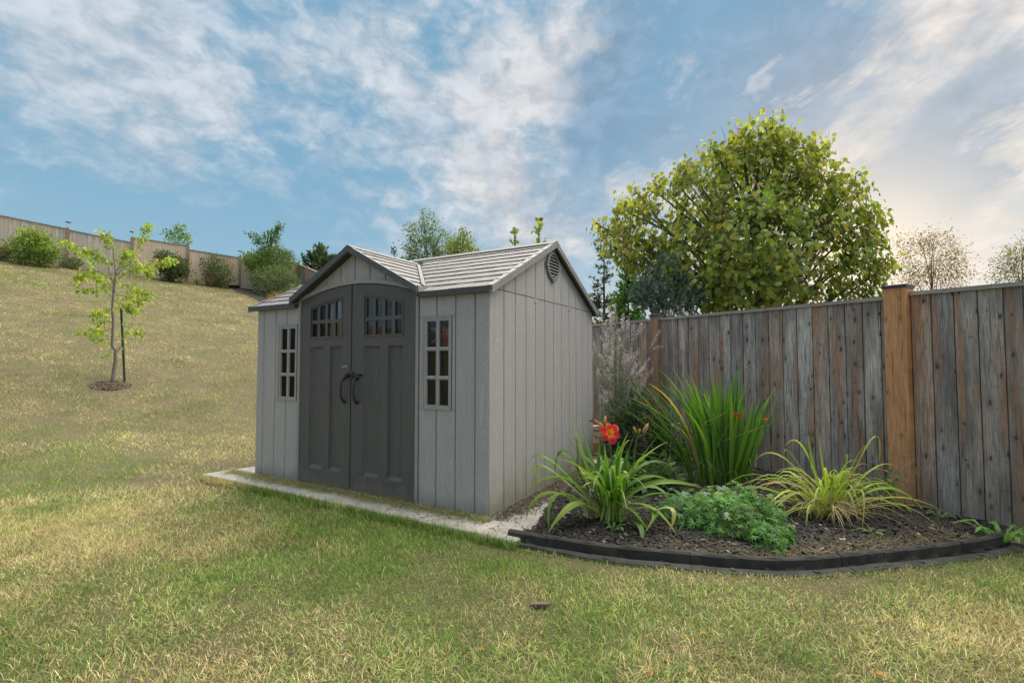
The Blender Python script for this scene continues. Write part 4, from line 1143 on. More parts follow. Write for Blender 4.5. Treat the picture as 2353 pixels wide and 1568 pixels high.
def maple():
    Y0 = 8.4; base = at(1738, 760, Y0); gz = float(terr(base.x, base.y)); loc = Vector((base.x, base.y, gz))
    t = thing('maple_tree', 'broad young maple in full green leaf standing behind the board fence', 'tree', loc)
    lumps = [(1735, 430, 115, 0), (1610, 475, 88, .1), (1855, 440, 88, 0), (1505, 545, 72, .2), (1470, 480, 30, .1), (1560, 430, 40, 0), (1930, 450, 36, 0), (1790, 320, 40, 0), (1700, 310, 34, 0), (1420, 540, 42, 0), (1385, 525, 24, .1), (1945, 520, 70, -.2), (1985, 560, 45, -.3),
             (1735, 560, 140, -.5), (1600, 590, 105, -.4), (1870, 580, 120, -.4), (1735, 345, 75, .1), (1655, 375, 60, .2), (1815, 375, 70, .1), (1895, 345, 26, 0), (1890, 400, 45, 0),
             (1720, 650, 110, -.6), (1835, 665, 84, -.5), (1945, 660, 50, -.5), (2020, 622, 34, -.6), (1990, 672, 26, -.5), (1640, 670, 70, -.3), (1550, 600, 60, 0), (1475, 600, 40, 0), (1960, 410, 20, 0),
             (2000, 500, 26, 0), (1735, 520, 150, .9), (1620, 560, 120, 1.0), (1850, 560, 130, 1.0), (1500, 440, 22, .1)]
    tw = []; lumps += [(x, y, rng.uniform(20, 40), rng.uniform(-.5, .5)) for x, y in ((1640, 345), (1585, 395), (1510, 425), (1470, 450), (1440, 485), (1395, 530), (1420, 575), (1480, 610), (1535, 650), (1700, 310), (1760, 310), (1830, 345), (1900, 360), (1945, 410), (1965, 455), (1985, 500), (2005, 545), (1960, 590), (1900, 615), (2035, 605), (1850, 690), (1760, 700), (1690, 520), (1790, 480), (1650, 560), (1880, 520), (1740, 610))]
    wt = np.array([r ** 1.5 for _, _, r, _ in lumps]); wt /= wt.sum(); ntw = 1900
    for k in rng.choice(len(lumps), ntw, p=wt):
        px, py, r, dy = lumps[k]; u = rand_dirs(1)[0] * rng.uniform(.35, 1.0) ** .5
        c = at(px, py, Y0 + dy); rr = r / FPX * (Y0 + dy); tw.append(np.array(c) + u * rr * np.array([1, 1.1, .95]))
    for px, py, qx, qy in [(1640, 370, 1625, 322), (1700, 320, 1690, 296), (1735, 300, 1740, 272), (1800, 350, 1812, 318), (1880, 380, 1900, 330), (1900, 400, 1925, 330), (1940, 440, 1975, 402), (1960, 500, 2010, 480), (1990, 540, 2030, 545), (1520, 470, 1498, 408), (1480, 500, 1452, 470), (1420, 530, 1368, 522), (1430, 545, 1395, 560), (1560, 430, 1545, 392), (2000, 650, 2055, 600), (1985, 640, 2035, 575), (1770, 330, 1782, 300), (1850, 360, 1862, 322), (1590, 410, 1580, 375)]:
        for f in (.35, .7, 1.0): tw.append(np.array(at(px + (qx - px) * f, py + (qy - py) * f, Y0 - .1)))
    tw = np.array(tw); c0 = np.array(at(1735, 600, Y0)); dv = tw - c0; an = np.arctan2(dv[:, 2], dv[:, 0]); rad = np.hypot(dv[:, 0] / np.where(dv[:, 0] < 0, 2.95, 2.45), dv[:, 2] / 2.3)
    tw = tw[rad < .66 + .62 * fbm(an * 2.6 + 9, an * 0 + 1.5, 17, 3) + .18 * (rng.uniform(size=len(tw)) < .18)]          # notches in the outline
    ntw = len(tw); cen = np.array(at(1735, 640, Y0))
    nl = 8; C = np.repeat(tw, nl, 0) + rng.normal(0, .070, (ntw * nl, 3)) * np.array([1, 1, 1.5]); n = len(C)
    out = norm(C - cen); axis = norm(out * .35 + np.array([0, 0, -1.1]) + rng.normal(0, .36, (n, 3)))
    normal = norm(out * .8 + np.array([0, -.25, .55]) + rng.normal(0, .42, (n, 3)))
    size = rng.uniform(.06, .115, n)
    pal = [(.18, .225, .04), (.115, .17, .032), (.26, .28, .065), (.32, .26, .06), (.06, .10, .03)]; wts = [4, 4, 3.4, .9, 2.6]
    score = C[:, 1] - .6 * out[:, 2] + rng.normal(0, .25, n); idx = np.argsort(score); a, b = idx[:300], idx[300:]
    single_leaves(MAPLE, C[a], axis[a], normal[a], size[a] * 1.08, pal, wts, MAT['leaf'], t, variants=14, tip=.25)
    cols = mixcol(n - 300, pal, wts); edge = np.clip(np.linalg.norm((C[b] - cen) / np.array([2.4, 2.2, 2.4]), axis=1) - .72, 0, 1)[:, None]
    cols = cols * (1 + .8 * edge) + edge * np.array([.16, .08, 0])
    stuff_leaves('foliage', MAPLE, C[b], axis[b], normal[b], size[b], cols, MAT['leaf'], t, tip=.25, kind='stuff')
    tr = MB(); top = at(1735, 330, Y0)
    limb(tr, [loc, loc + Vector((.02, 0, .9)), at(1738, 600, Y0), at(1728, 480, Y0 + .05), at(1742, 380, Y0), top], .085, .012, 8, .008)
    tr.build('trunk', MAT['bark'], t, smooth=True)
    lb = MB()
    for (px, py, r, dy) in lumps[1:]:
        z0 = rng.uniform(.35, .8); s = loc + (top - loc) * z0 * min(1, max(.35, (760 - py) / 420)); e = at(px, py, Y0 + dy)
        s = Vector(s); m = s.lerp(e, .5) + Vector((0, 0, .12)); limb(lb, [s, m, e, e + (e - m) * .08], .028, .005, 5, .012)
    for k in rng.choice(ntw, 170, replace=False):
        e = Vector(tw[k]); s = e.lerp(Vector(cen), rng.uniform(.15, .35)); limb(lb, [s, e, e + (e - s) * .25 + Vector((0, 0, .04))], .006, .002, 3)
    for px, py, qx, qy in [(1697, 320, 1688, 285), (1716, 300, 1722, 252), (1740, 300, 1742, 262), (1668, 330, 1655, 290), (1640, 360, 1625, 320), (1800, 350, 1813, 310), (1830, 345, 1838, 315), (1898, 350, 1922, 305), (1888, 360, 1905, 300), (1730, 310, 1725, 280), (1755, 315, 1765, 283), (1440, 480, 1425, 448), (1370, 520, 1358, 500)]:
        limb(lb, [at(px, py, Y0), at((px + qx) / 2 + 2, (py + qy) / 2, Y0 + .05), at(qx, qy, Y0)], .006, .002, 3)
    lb.build('branch', MAT['bark'], t, kind='stuff')
maple()

def young_tree():
    Y0 = 9.09; L = lambda x, y, dy=0: at(x * .31238, 470.4 + y * .31238, Y0 + dy)
    base = on_terrain(258.5, 880); Y0 = base.y
    t = thing('young_tree', 'slim young tree with sparse yellow green leaves tied to a stake on the slope', 'tree', base)
    tr = MB(); limb(tr, [base, L(840, 1200), L(850, 1075), L(826, 1030), L(832, 900), L(826, 760), L(842, 600), L(848, 500), L(830, 330)], .036, .008, 8, .003); tr.build('trunk', MAT['bark_grey'], t, smooth=True)
    limbs = [[(828, 760), (842, 540), (960, 420), (1045, 230), (1085, 140)], [(830, 620), (720, 470), (600, 340), (520, 300), (440, 240)], [(850, 560), (960, 485), (1120, 430), (1270, 400)],
             [(846, 500), (830, 330), (790, 250), (760, 205)], [(830, 690), (770, 620), (680, 615), (565, 632)], [(832, 560), (720, 490), (600, 520), (575, 550)], [(828, 910), (760, 925), (680, 925), (572, 935)],
             [(830, 1040), (760, 1000), (700, 970), (665, 955)], [(868, 1080), (905, 990), (950, 900), (982, 780)], [(900, 960), (960, 930), (1050, 925)], [(850, 660), (950, 680), (1045, 715)], [(850, 570), (970, 610), (1085, 670)],
             [(830, 1170), (760, 1090), (748, 985)], [(840, 600), (780, 430), (700, 360), (620, 325)], [(848, 520), (900, 400), (940, 330)], [(830, 760), (760, 780), (690, 800)], [(835, 700), (900, 740), (985, 770)], [(846, 640), (760, 560), (690, 510)], [(850, 480), (960, 440), (1060, 470), (1120, 500)], [(828, 860), (760, 850), (720, 860)], [(868, 1080), (910, 1070)], [(830, 1060), (800, 1075), (800, 1100)]]
    dens = [130, 116, 120, 90, 66, 86, 50, 40, 18, 40, 66, 86, 3, 110, 110, 66, 78, 120, 92, 38, 2, 12]
    C = []; D = []
    for pts, nlv in zip(limbs, dens):
        s = rng.uniform(-.35, .35); P3 = [L(x, y, s * i / max(1, len(pts) - 1)) for i, (x, y) in enumerate(pts)]
        lb = MB(); limb(lb, P3, .008 if nlv > 20 else .005, .002, 5); lb.build('branch', MAT['bark_grey'], t)
        P = catmull(P3, 8) if len(P3) > 2 else np.array(P3)
        for q in range(nlv):
            f = (.28 if nlv > 8 else .1) + (1 - (.28 if nlv > 8 else .1)) * rng.uniform() ** .8; i = f * (len(P) - 1); j = min(int(i), len(P) - 2); p = P[j] + (P[j + 1] - P[j]) * (i - j)
            d = norm(P[j + 1] - P[j]); C.append(p + rng.normal(0, .05, 3)); D.append(d)
    C = np.array(C); D = np.array(D); n = len(C)
    axis = norm(D * .35 + np.array([0, 0, -.75]) + rng.normal(0, .45, (n, 3))); normal = norm(np.array([.1, -.6, .6]) + rng.normal(0, .5, (n, 3))); size = rng.uniform(.06, .10, n)
    pal = [(.21, .29, .04), (.14, .23, .035), (.30, .35, .06), (.40, .25, .10), (.42, .36, .06)]; w = [4, 3.4, 3, .8, .8]
    idx = np.argsort(C[:, 1]); a, b = idx[:300], idx[300:]
    single_leaves(OVAL, C[a], axis[a], normal[a], size[a], pal, w, MAT['leaf'], t, variants=16, tip=.25)
    stuff_leaves('foliage', OVAL, C[b], axis[b], normal[b], size[b], mixcol(len(b), pal, w), MAT['leaf'], t, kind='stuff', tip=.25)
    tie = MB(); tie.tube([L(900, 1045), L(870, 1058), L(845, 1060), L(815, 1048)], .006, 5); tie.build('tie', MAT['black'], t)
    st_b = on_terrain(287, 878); s = thing('tree_stake', 'dark green metal stake standing beside the young tree', 'stake', st_b)
    p = MB(); p.tube([st_b + Vector((0, 0, -.05)), at(278.5, 712, st_b.y)], .021, 4); p.build('post', plain('green_stake', (.02, .045, .035), .5), s)
    p = MB(); p.tube([at(279, 716, st_b.y) + Vector((0, 0, -.01)), at(278.3, 708, st_b.y)], .024, 6); p.build('stake_cap', MAT['black'], s)
    # mulch ring
    mb = MB(); c = on_terrain(254, 887); n = 30; mb.add([(c.x, c.y, float(terr(c.x, c.y)) + .028)] + [(c.x + .32 * k_ * math.cos(a), c.y + .30 * k_ * math.sin(a), float(terr(c.x + .32 * k_ * math.cos(a), c.y + .30 * k_ * math.sin(a))) + .008) for a, k_ in [(2 * math.pi * i / n, .85 + .25 * random.random()) for i in range(n)]],
                                                      [(0, 1 + i, 1 + (i + 1) % n) for i in range(n)])
    mb.build('mulch_ring', MAT['mulch'], kind='structure')
    return c
RINGC = young_tree()

def leafy(name, label, cat, lumps, Y0, n, size, pal, w=None, tmpl=SMALL, mat='leaf', up=.4, stems=True, per=6, spread=.09, group=None, trunk=None, gap=0.0, partname='crown', bark_m='bark', droop=0.0):
    """bush or tree from clumps given as (px, py, radius px[, depth offset])"""
    cx, cy = lumps[0][0], max(l[1] + l[2] for l in lumps)
    g0 = at(cx, cy, Y0); gz = float(terr(g0.x, Y0)); loc = Vector((g0.x, Y0, gz)); t = thing(name, label, cat, loc, group)
    wt = np.array([l[2] ** 2.0 for l in lumps]); wt /= wt.sum(); k = rng.choice(len(lumps), n // per, p=wt); tw = []
    for i in k:
        l = lumps[i]; dy = l[3] if len(l) > 3 else 0; c = at(l[0], l[1], Y0 + dy); rr = l[2] / FPX * (Y0 + dy)
        tw.append(np.array(c) + rand_dirs(1)[0] * rr * rng.uniform(.25, 1) ** .45)
    tw = np.array(tw); tw[:, 2] = np.maximum(tw[:, 2], terr(tw[:, 0], tw[:, 1]) + .05)
    C = np.repeat(tw, per, 0) + rng.normal(0, spread, (len(tw) * per, 3)); m = len(C); cen = tw.mean(0)
    out = norm(C - cen); axis = norm(out + np.array([0, 0, up - droop * 2]) + rng.normal(0, .5, (m, 3))); normal = norm(out + np.array([0, -.2, .6]) + rng.normal(0, .5, (m, 3)))
    stuff_leaves(partname, tmpl, C, axis, normal, rng.uniform(.7, 1.3, m) * size, mixcol(m, pal, w), MAT[mat], t, kind='stuff')
    st = MB(); top = Vector(tw[np.argmax(tw[:, 2])])
    if trunk:
        limb(st, [loc + Vector((0, 0, -.05)), loc.lerp(Vector((cen[0], cen[1], loc.z)), .3) + Vector((0, 0, (top.z - loc.z) * .4)), Vector(cen) + Vector((0, 0, .1)), top], trunk, trunk * .12, 7, .01)
    for i in rng.choice(len(tw), min(len(tw), 26 if trunk else 16), replace=False):
        e = Vector(tw[i]); s = (loc + (Vector((cen[0], cen[1], max(loc.z, e.z - (top.z - loc.z) * .25))) - loc) * .9) if trunk else loc + Vector((rng.normal() * .04, rng.normal() * .04, -.02))
        limb(st, [s, s.lerp(e, .55) + Vector((0, 0, .05)), e], (trunk or .02) * .3, .003, 4)
    st.build('trunk' if trunk else 'stem', MAT[bark_m], t)
    return t, tw, loc

# beyond the fences
GREENS = [(.06, .10, .03), (.09, .135, .035), (.045, .08, .03), (.12, .16, .05)]
leafy('birch_tree', 'loose grey green tree with drooping twigs showing above the shed roof', 'tree', [(975, 585, 42), (965, 540, 30), (985, 515, 22), (1010, 560, 34), (945, 570, 18), (1000, 610, 40), (950, 625, 40), (937, 528, 8), (975, 496, 8), (1025, 590, 28), (960, 680, 30)], 30, 9500, .14, [(.06, .095, .05), (.08, .12, .045), (.05, .08, .045), (.12, .15, .05)], per=8, spread=.17, trunk=.09, droop=.4, bark_m='bark_grey')
leafy('maple_tree', 'small yellow green tree right of the loose grey green one above the shed roof', 'tree', [(1062, 580, 30), (1070, 555, 20), (1050, 600, 26), (1085, 585, 16), (1068, 535, 12), (1045, 570, 18), (1065, 620, 30)], 27, 3000, .14, [(.17, .21, .04), (.13, .175, .03), (.22, .24, .06), (.09, .13, .03)], per=8, spread=.15, trunk=.07)
leafy('sapling', 'small bright leaved sapling rising behind the slope fence', 'tree', [(410, 545, 20), (405, 528, 12), (425, 540, 12), (392, 545, 12), (412, 560, 20), (412, 600, 14)], 29, 560, .19, [(.10, .17, .06), (.07, .13, .045), (.14, .2, .07)], per=4, spread=.12, trunk=.03)
leafy('birch_tree', 'thin airy birch with few leaves behind the fence right of the maple', 'tree', [(2135, 600, 62), (2105, 570, 36), (2160, 570, 42), (2190, 610, 40), (2080, 620, 34), (2128, 548, 18), (2215, 630, 22), (2075, 560, 20), (2140, 650, 60)], 25, 5200, .10, [(.16, .11, .03), (.20, .13, .04), (.09, .08, .03)], per=6, spread=.2, trunk=.05, droop=.3)  # orange light of the low glow is put into these leaf colours
leafy('birch_tree', 'thin airy birch cut by the right edge of the picture behind the fence', 'tree', [(2340, 610, 45), (2315, 600, 26), (2352, 575, 26), (2290, 632, 18), (2380, 600, 50), (2350, 640, 50)], 22, 2800, .10, [(.13, .10, .03), (.15, .12, .035), (.07, .075, .03)], per=6, spread=.18, trunk=.05, droop=.3)  # leaf colours tinted with the orange glow behind the tree

def leader(px, py, qx, qy, label):
    Y = 8.9; b = at(px, py, Y); gz = float(terr(b.x, Y)); loc = Vector((b.x, Y, gz)); top = at(qx, qy, Y)
    t = thing('maple_sapling', label, 'tree', loc); st = MB(); limb(st, [loc, b, top], .03, .004, 5, .004); st.build('trunk', MAT['bark'], t)
    h = top.z - b.z; C = []
    for k in range(34):
        f = rng.uniform(); p = b.lerp(top, f); C.append(np.array(p) + np.array([rng.normal() * .10 * (1.15 - f), rng.normal() * .09, rng.normal() * .02]))
    C = np.array(C); m = len(C); ax = norm(rng.normal(0, .6, (m, 3)) + np.array([0, 0, -.6])); nm = norm(rng.normal(0, .5, (m, 3)) + np.array([0, -.5, .5]))
    single_leaves(MAPLE, C, ax, nm, rng.uniform(.07, .12, m), [(.16, .19, .04), (.22, .21, .05), (.11, .15, .03)], None, MAT['leaf'], t, variants=6)
    low = []
    for k in range(260): low.append((b.x + rng.normal() * .35, Y + rng.normal() * .3, rng.uniform(gz + .9, b.z - .45)))
    low = np.array(low); m = len(low); stuff_leaves('foliage', MAPLE, low, norm(rng.normal(0, .6, (m, 3)) + np.array([0, 0, -.6])), norm(rng.normal(0, .5, (m, 3)) + np.array([0, -.5, .5])), rng.uniform(.07, .12, m), mixcol(m, [(.12, .16, .035), (.09, .13, .03)]), MAT['leaf'], t, kind='stuff')
leader(1183, 585, 1181, 522, 'leafy sapling tip showing over the middle of the shed roof, left of the taller one')
leader(1238, 575, 1240, 500, 'taller leafy sapling tip showing over the roof close to the gable peak')

def conifer(name, label, px, base_py, top_py, Y, halfw, pal, dens=1.0, upturn=.5, sparse_top=.25, lean=0, tuft=.075, hang=0.0, seed=0):
    b = at(px, base_py, Y); gz = float(terr(b.x, Y)); loc = Vector((b.x, Y, gz)); top = at(px + lean, top_py, Y); H = top.z - gz
    t = thing(name, label, 'tree', loc); st = MB(); limb(st, [loc, loc.lerp(top, .5), top], .02 + H * .008, .004, 6, .004); st.build('trunk', MAT['bark'], t)
    W = halfw / FPX * Y; br = MB(); C = []; A = []; nb = int(H * 38 * dens)
    for k in range(nb):
        f = rng.uniform(.04, .985); ln = W * (1 - f) ** .8 * rng.uniform(.55, 1.1) + .05; az = rng.uniform(0, 2 * math.pi); o = Vector(loc.lerp(top, f))
        dirh = Vector((math.cos(az), math.sin(az), 0)); m = o + dirh * ln * .55 + Vector((0, 0, ln * (.08 - hang))); e = o + dirh * ln + Vector((0, 0, ln * (upturn - hang)))
        limb(br, [o, m, e], .008, .0025, 3); P = catmull([o, m, e], 5)
        nn = int(ln / .02 * (1 if f < 1 - sparse_top else .45))
        for q in range(nn):
            i = rng.uniform(.12, .999) * (len(P) - 1); j = int(i); p = P[j] + (P[j + 1] - P[j]) * (i - j); d = norm(P[j + 1] - P[j]); C.append(p + rng.normal(0, .006, 3)); A.append(norm(d * .8 + rng.normal(0, .6, 3)))
    br.build('branch', MAT['bark'], t, kind='stuff'); C = np.array(C); A = np.array(A); m = len(C)
    for rep in range(1):
        C2 = np.repeat(C, 3, 0) + rng.normal(0, .012, (m * 3, 3)); A2 = norm(np.repeat(A, 3, 0) + rng.normal(0, .6, (m * 3, 3)))
        stuff_leaves('needles', (NEEDLE[0] * np.array([3.4, 1, 1]), NEEDLE[1]), C2, A2, rand_dirs(m * 3), rng.uniform(.7, 1.3, m * 3) * tuft, mixcol(m * 3, pal), MAT['needle'], t, kind='stuff')
    return t
conifer('spruce_tree', 'slender dark spruce with a bare pointed top just right of the shed gable', 1387, 790, 518, 9.6, 66, [(.05, .075, .04), (.07, .095, .045), (.035, .055, .035)], .95, .35, .35, hang=.1)
conifer('spruce_tree', 'small spruce tip peeping over the shed roof left of the loose grey green tree', 905, 650, 556, 24, 30, [(.05, .07, .04), (.035, .055, .03)], .8, .5, .5, tuft=.09)
conifer('spruce_tree', 'dark bushy conifer behind the fence corner left of the shed roof peak', 735, 690, 560, 29.5, 62, [(.05, .085, .04), (.035, .065, .03), (.08, .12, .05)], 1.5, .75, .3, tuft=.17)
conifer('cedar_tree', 'feathery bright green cedar between the spruce and the blue juniper', 1442, 790, 580, 9.0, 78, [(.09, .165, .04), (.13, .21, .05), (.06, .11, .035)], 2.2, .5, .25, tuft=.095)

def juniper():
    Y = 8.0; lumps = [(1530, 670, 60), (1500, 690, 45), (1575, 695, 45), (1530, 630, 36), (1490, 665, 26), (1595, 680, 25), (1532, 610, 20), (1560, 650, 36), (1470, 690, 22), (1530, 720, 60)]
    g0 = at(1530, 770, Y); loc = Vector((g0.x, Y, float(terr(g0.x, Y)))); t = thing('juniper', 'blue grey juniper bush standing behind the fence under the maple', 'shrub', loc)
    C = []; A = []
    for (px, py, r) in lumps:
        c = np.array(at(px, py, Y)); rr = r / FPX * Y
        for k in range(int(r * 2.6)):
            p = c + rand_dirs(1)[0] * rr * rng.uniform(.3, 1); d = norm(np.array([p[0] - loc.x, (p[1] - loc.y), .9]) + rng.normal(0, .3, 3)); ln = rng.uniform(.08, .2)
            for q in range(26): f = rng.uniform(); C.append(p + d * ln * f + rng.normal(0, .010, 3)); A.append(norm(d + rng.normal(0, .55, 3)))
    C = np.array(C); A = np.array(A); m = len(C)
    stuff_leaves('foliage', (NEEDLE[0] * np.array([3.4, 1, 1]), NEEDLE[1]), C, A, rand_dirs(m), rng.uniform(.028, .055, m), mixcol(m, [(.13, .175, .17), (.17, .215, .21), (.09, .13, .12), (.10, .14, .10)]), MAT['needle'], t, kind='stuff')
    st = MB()
    for k in range(14): limb(st, [loc, loc + Vector((rng.normal() * .15, rng.normal() * .15, .7)), at(1530 + rng.normal() * 35, 680 + rng.normal() * 25, Y)], .02, .004, 4)
    st.build('stem', MAT['bark'], t)
juniper()

# ------------------------------------------------------------------ shrubs along the slope fence
def hill_y(px, off=.75): return hill_pt(hill_s(px), off).y

def heads(parent, name, C, r, col, mat='petal', flat=.8):
    """small round flower heads made of little petals, one mesh each"""
    for c in C:
        m = 26; d = rand_dirs(m); P = np.array(c) + d * r * np.array([1, 1, flat]) * rng.uniform(.6, 1, (m, 1))
        V, F, cc = scatter(SMALL, P, norm(d + rng.normal(0, .6, (m, 3))), d, np.full(m, r * .8), mixcol(m, [col], None, .12)); mesh_obj(name, np_mesh(name, V, F, cc), MAT[mat], parent, kind='stuff')

t, tw, _ = leafy('hydrangea', 'rounded hydrangea with yellow green flower heads in front of the slope fence', 'shrub', [(75, 570, 34), (50, 575, 24), (100, 575, 26), (62, 548, 20), (85, 545, 20), (115, 585, 16), (75, 590, 34), (38, 580, 12)], hill_y(75, .9), 3400, .13, [(.15, .22, .05), (.20, .27, .06), (.10, .15, .035)], per=6, spread=.10)
heads(t, 'flower_head', [tuple(p) for p in tw[np.argsort(tw[:, 1] - .8 * tw[:, 2])[:34]]], .10, (.50, .55, .22), flat=1.2)
leafy('perennial', 'low plant with orange flowers at the left end of the slope fence', 'plant', [(2, 580, 14), (-8, 575, 18), (10, 585, 10)], hill_y(3, .6), 800, .10, [(.06, .09, .04), (.09, .12, .04), (.45, .22, .05)], [4, 3, 1], per=4, spread=.09)
leafy('perennial', 'low green plant at the fence foot between the hydrangea and the young tree', 'plant', [(163, 604, 12), (150, 606, 8), (176, 608, 8)], hill_y(163, .4), 480, .10, [(.08, .11, .05), (.11, .14, .06)], per=4, spread=.08)
leafy('shrub', 'dark leaved shrub in front of the pale fence right of the young tree', 'shrub', [(395, 608, 24), (380, 600, 20), (412, 612, 20), (400, 625, 24), (385, 622, 20), (370, 592, 13), (425, 625, 12)], hill_y(393, .8), 3200, .11, [(.04, .05, .025), (.06, .09, .03), (.09, .15, .035), (.05, .035, .03)], [3, 2, 2, 2], per=6, spread=.10)
t, tw, _ = leafy('rose_bush', 'upright rose bush with a few red blooms in front of the slope fence', 'shrub', [(498, 612, 26), (480, 608, 20), (515, 612, 20), (500, 635, 28), (485, 632, 22), (520, 635, 20), (500, 652, 22), (492, 596, 10)], hill_y(500, .8), 3600, .085, [(.06, .095, .03), (.085, .12, .035), (.045, .07, .03)], per=5, spread=.09)
heads(t, 'bloom', [tuple(at(x * .31238, 470.4 + y * .31238, _.y - .55)) for x, y in ((1495, 445), (1706, 437), (1722, 466), (1510, 540), (1556, 548), (1562, 556), (1600, 390))], .055, (.62, .04, .06))
t, tw, _ = leafy('tall_perennial', 'tall wispy green clump behind the pink shrub rose at the fence corner', 'plant', [(628, 600, 36), (605, 605, 28), (655, 605, 28), (630, 630, 40), (640, 582, 18), (612, 588, 14), (660, 590, 14)], hill_y(630, 1.0), 6200, .13, [(.10, .155, .035), (.075, .12, .03), (.14, .19, .05)], tmpl=(SMALL[0] * np.array([.45, 1, 1]), SMALL[1]), up=1.6, per=6, spread=.12)
leafy('viburnum', 'broad leaved shrub at the fence corner left of the wispy clump', 'shrub', [(585, 605, 20), (572, 598, 12), (595, 615, 20), (568, 590, 7), (590, 590, 10)], hill_y(585, .8), 1100, .15, [(.11, .16, .04), (.15, .2, .06), (.08, .12, .035)], per=4, spread=.11)
leafy('sapling', 'small sapling with forked dark leafy branches above the fence corner shrubs', 'tree', [(627, 545, 14), (615, 552, 10), (638, 530, 8), (596, 555, 9), (585, 545, 6), (573, 541, 4), (606, 572, 8), (640, 522, 5), (617, 578, 8)], hill_y(612, .7), 800, .15, [(.05, .085, .035), (.075, .115, .04)], per=4, spread=.08, trunk=.03)
t, tw, pl = leafy('rose_bush', 'wide grey green shrub rose with many small pink blooms at the fence corner', 'shrub', [(635, 650, 40), (605, 648, 28), (660, 650, 30), (630, 675, 40), (650, 668, 34), (600, 630, 20), (585, 640, 12), (672, 640, 14), (645, 630, 26), (640, 690, 36)], hill_y(635, 2.4), 8000, .085, [(.075, .105, .06), (.10, .13, .07), (.055, .08, .045), (.30, .13, .11)], [4, 3, 3, .55], per=6, spread=.10)
fr = tw[np.argsort(tw[:, 1])[:60]]; heads(t, 'bloom', [tuple(p) for p in fr[rng.choice(60, 22, replace=False)]], .04, (.55, .20, .17))
t, tw, _ = leafy('phlox', 'low plant with white flower heads peeping over the left end of the shed roof', 'plant', [(672, 665, 12), (664, 672, 10), (686, 660, 8), (675, 690, 16)], hill_y(672, 3.6), 900, .09, [(.09, .14, .05), (.12, .17, .06)], per=4, spread=.08)
heads(t, 'flower_head', [tuple(at(x, y, _.y - .25)) for x, y in ((663, 668), (662, 675), (673, 655), (688, 656), (691, 660), (669, 662))], .06, (.72, .70, .62))
leafy('marigold', 'low orange flowers at the foot of the pink shrub rose', 'plant', [(632, 678, 8), (622, 682, 6), (642, 676, 6), (632, 690, 10)], hill_y(632, 3.6), 600, .06, [(.42, .21, .05), (.46, .27, .06), (.10, .12, .04)], [2, 1.5, 3], per=4, spread=.06)
b = on_terrain(452, 655); t = thing('daylily', 'small clump of strappy green leaves at the fence foot left of the red rose', 'plant', b)
for k in range(46):
    a = rng.uniform(0, 6.28); r = rng.uniform(.15, .5); e = Vector((math.cos(a) * r, math.sin(a) * r * .7, rng.uniform(.02, .2))); m = Vector((e.x * .5, e.y * .5, rng.uniform(.22, .36)))
    strap_obj(t, (b, b + m, b + e), .03, ((.14, .19, .05), (.16, .21, .05), (.28, .26, .08)), n=5)
b = on_terrain(537, 663); t = thing('plastic_tray', 'flat black plastic tray lying on the lawn beside the red rose', 'tray', b)
mb = MB(); w = .26
q = lambda s, z: [b + Vector((-s, -s * .6, z)), b + Vector((s, -s * .6, z)), b + Vector((s, s * .6, z)), b + Vector((-s, s * .6, z))]
mb.add(q(w * .75, .02) + q(w, .17) + q(w * .94, .17) + q(w * .72, .05), [(0, 1, 5, 4), (1, 2, 6, 5), (2, 3, 7, 6), (3, 0, 4, 7), (4, 5, 9, 8), (5, 6, 10, 9), (6, 7, 11, 10), (7, 4, 8, 11), (8, 9, 13, 12), (9, 10, 14, 13), (10, 11, 15, 14), (11, 8, 12, 15), (12, 13, 14, 15)])
mb.build('tray', MAT['cap'], t)
mb = MB(); rim = q(w * 1.02, .172); mb.tube([rim[0], rim[1], rim[2], rim[3], rim[0]], .014, 5); mb.build('rim', MAT['cap'], t)
# dark bed along the fence corner
def corner_bed():
    low = [on_terrain(x, y) for x, y in ((536, 667), (560, 676), (590, 690), (615, 703), (650, 722), (700, 752))]; hi = [hill_pt(hill_s(x), .03) for x in (536, 560, 600, 640, 678)][::-1]
    far = [Vector((-12.35, 27.8, 0)), Vector((-10.2, 24.3, 0)), Vector((-8, 21, 0))]
    left = [(p.x, p.y) for p in low]; right = [(p.x, p.y) for p in (hi[::-1] + far[1:])]
    mb = MB(); n = 12; A = catmull(left, 3); Bc = np.array([np.interp(np.linspace(0, 1, len(A)), np.linspace(0, 1, len(right)), [p[i] for p in right]) for i in (0, 1)]).T
    V = []
    for a, b_ in zip(A, Bc):
        for f in np.linspace(0, 1, n): p = a + (b_ - a) * f; V.append((p[0], p[1], float(terr(p[0], p[1])) + (.004 if f == 0 else .05)))
    F = [(i * n + j, i * n + j + 1, (i + 1) * n + j + 1, (i + 1) * n + j) for i in range(len(A) - 1) for j in range(n - 1)]
    mb.add(V, F); mb.build('corner_bed_soil', MAT['mulch'], kind='structure'); return np.concatenate([A, Bc[::-1]])
CORNER = corner_bed()

# ------------------------------------------------------------------ flower bed planting
Z7 = lambda x, y, Y: at((1500 + x * 900 / 2171) / 1.3605, (1150 + y * 900 / 2171) / 1.3605, Y)
Z8 = lambda x, y, Y: at((2300 + x * 900 / 1485) / 1.3605, (850 + y * 900 / 1485) / 1.3605, Y)
Z5 = lambda x, y, Y: at((1780 + x * 700 / 1829) / 1.3605, (900 + y * 700 / 1829) / 1.3605, Y)
def gzb(p): return Vector((p[0], p[1], float(bed_z(p[0], p[1])) - .01))

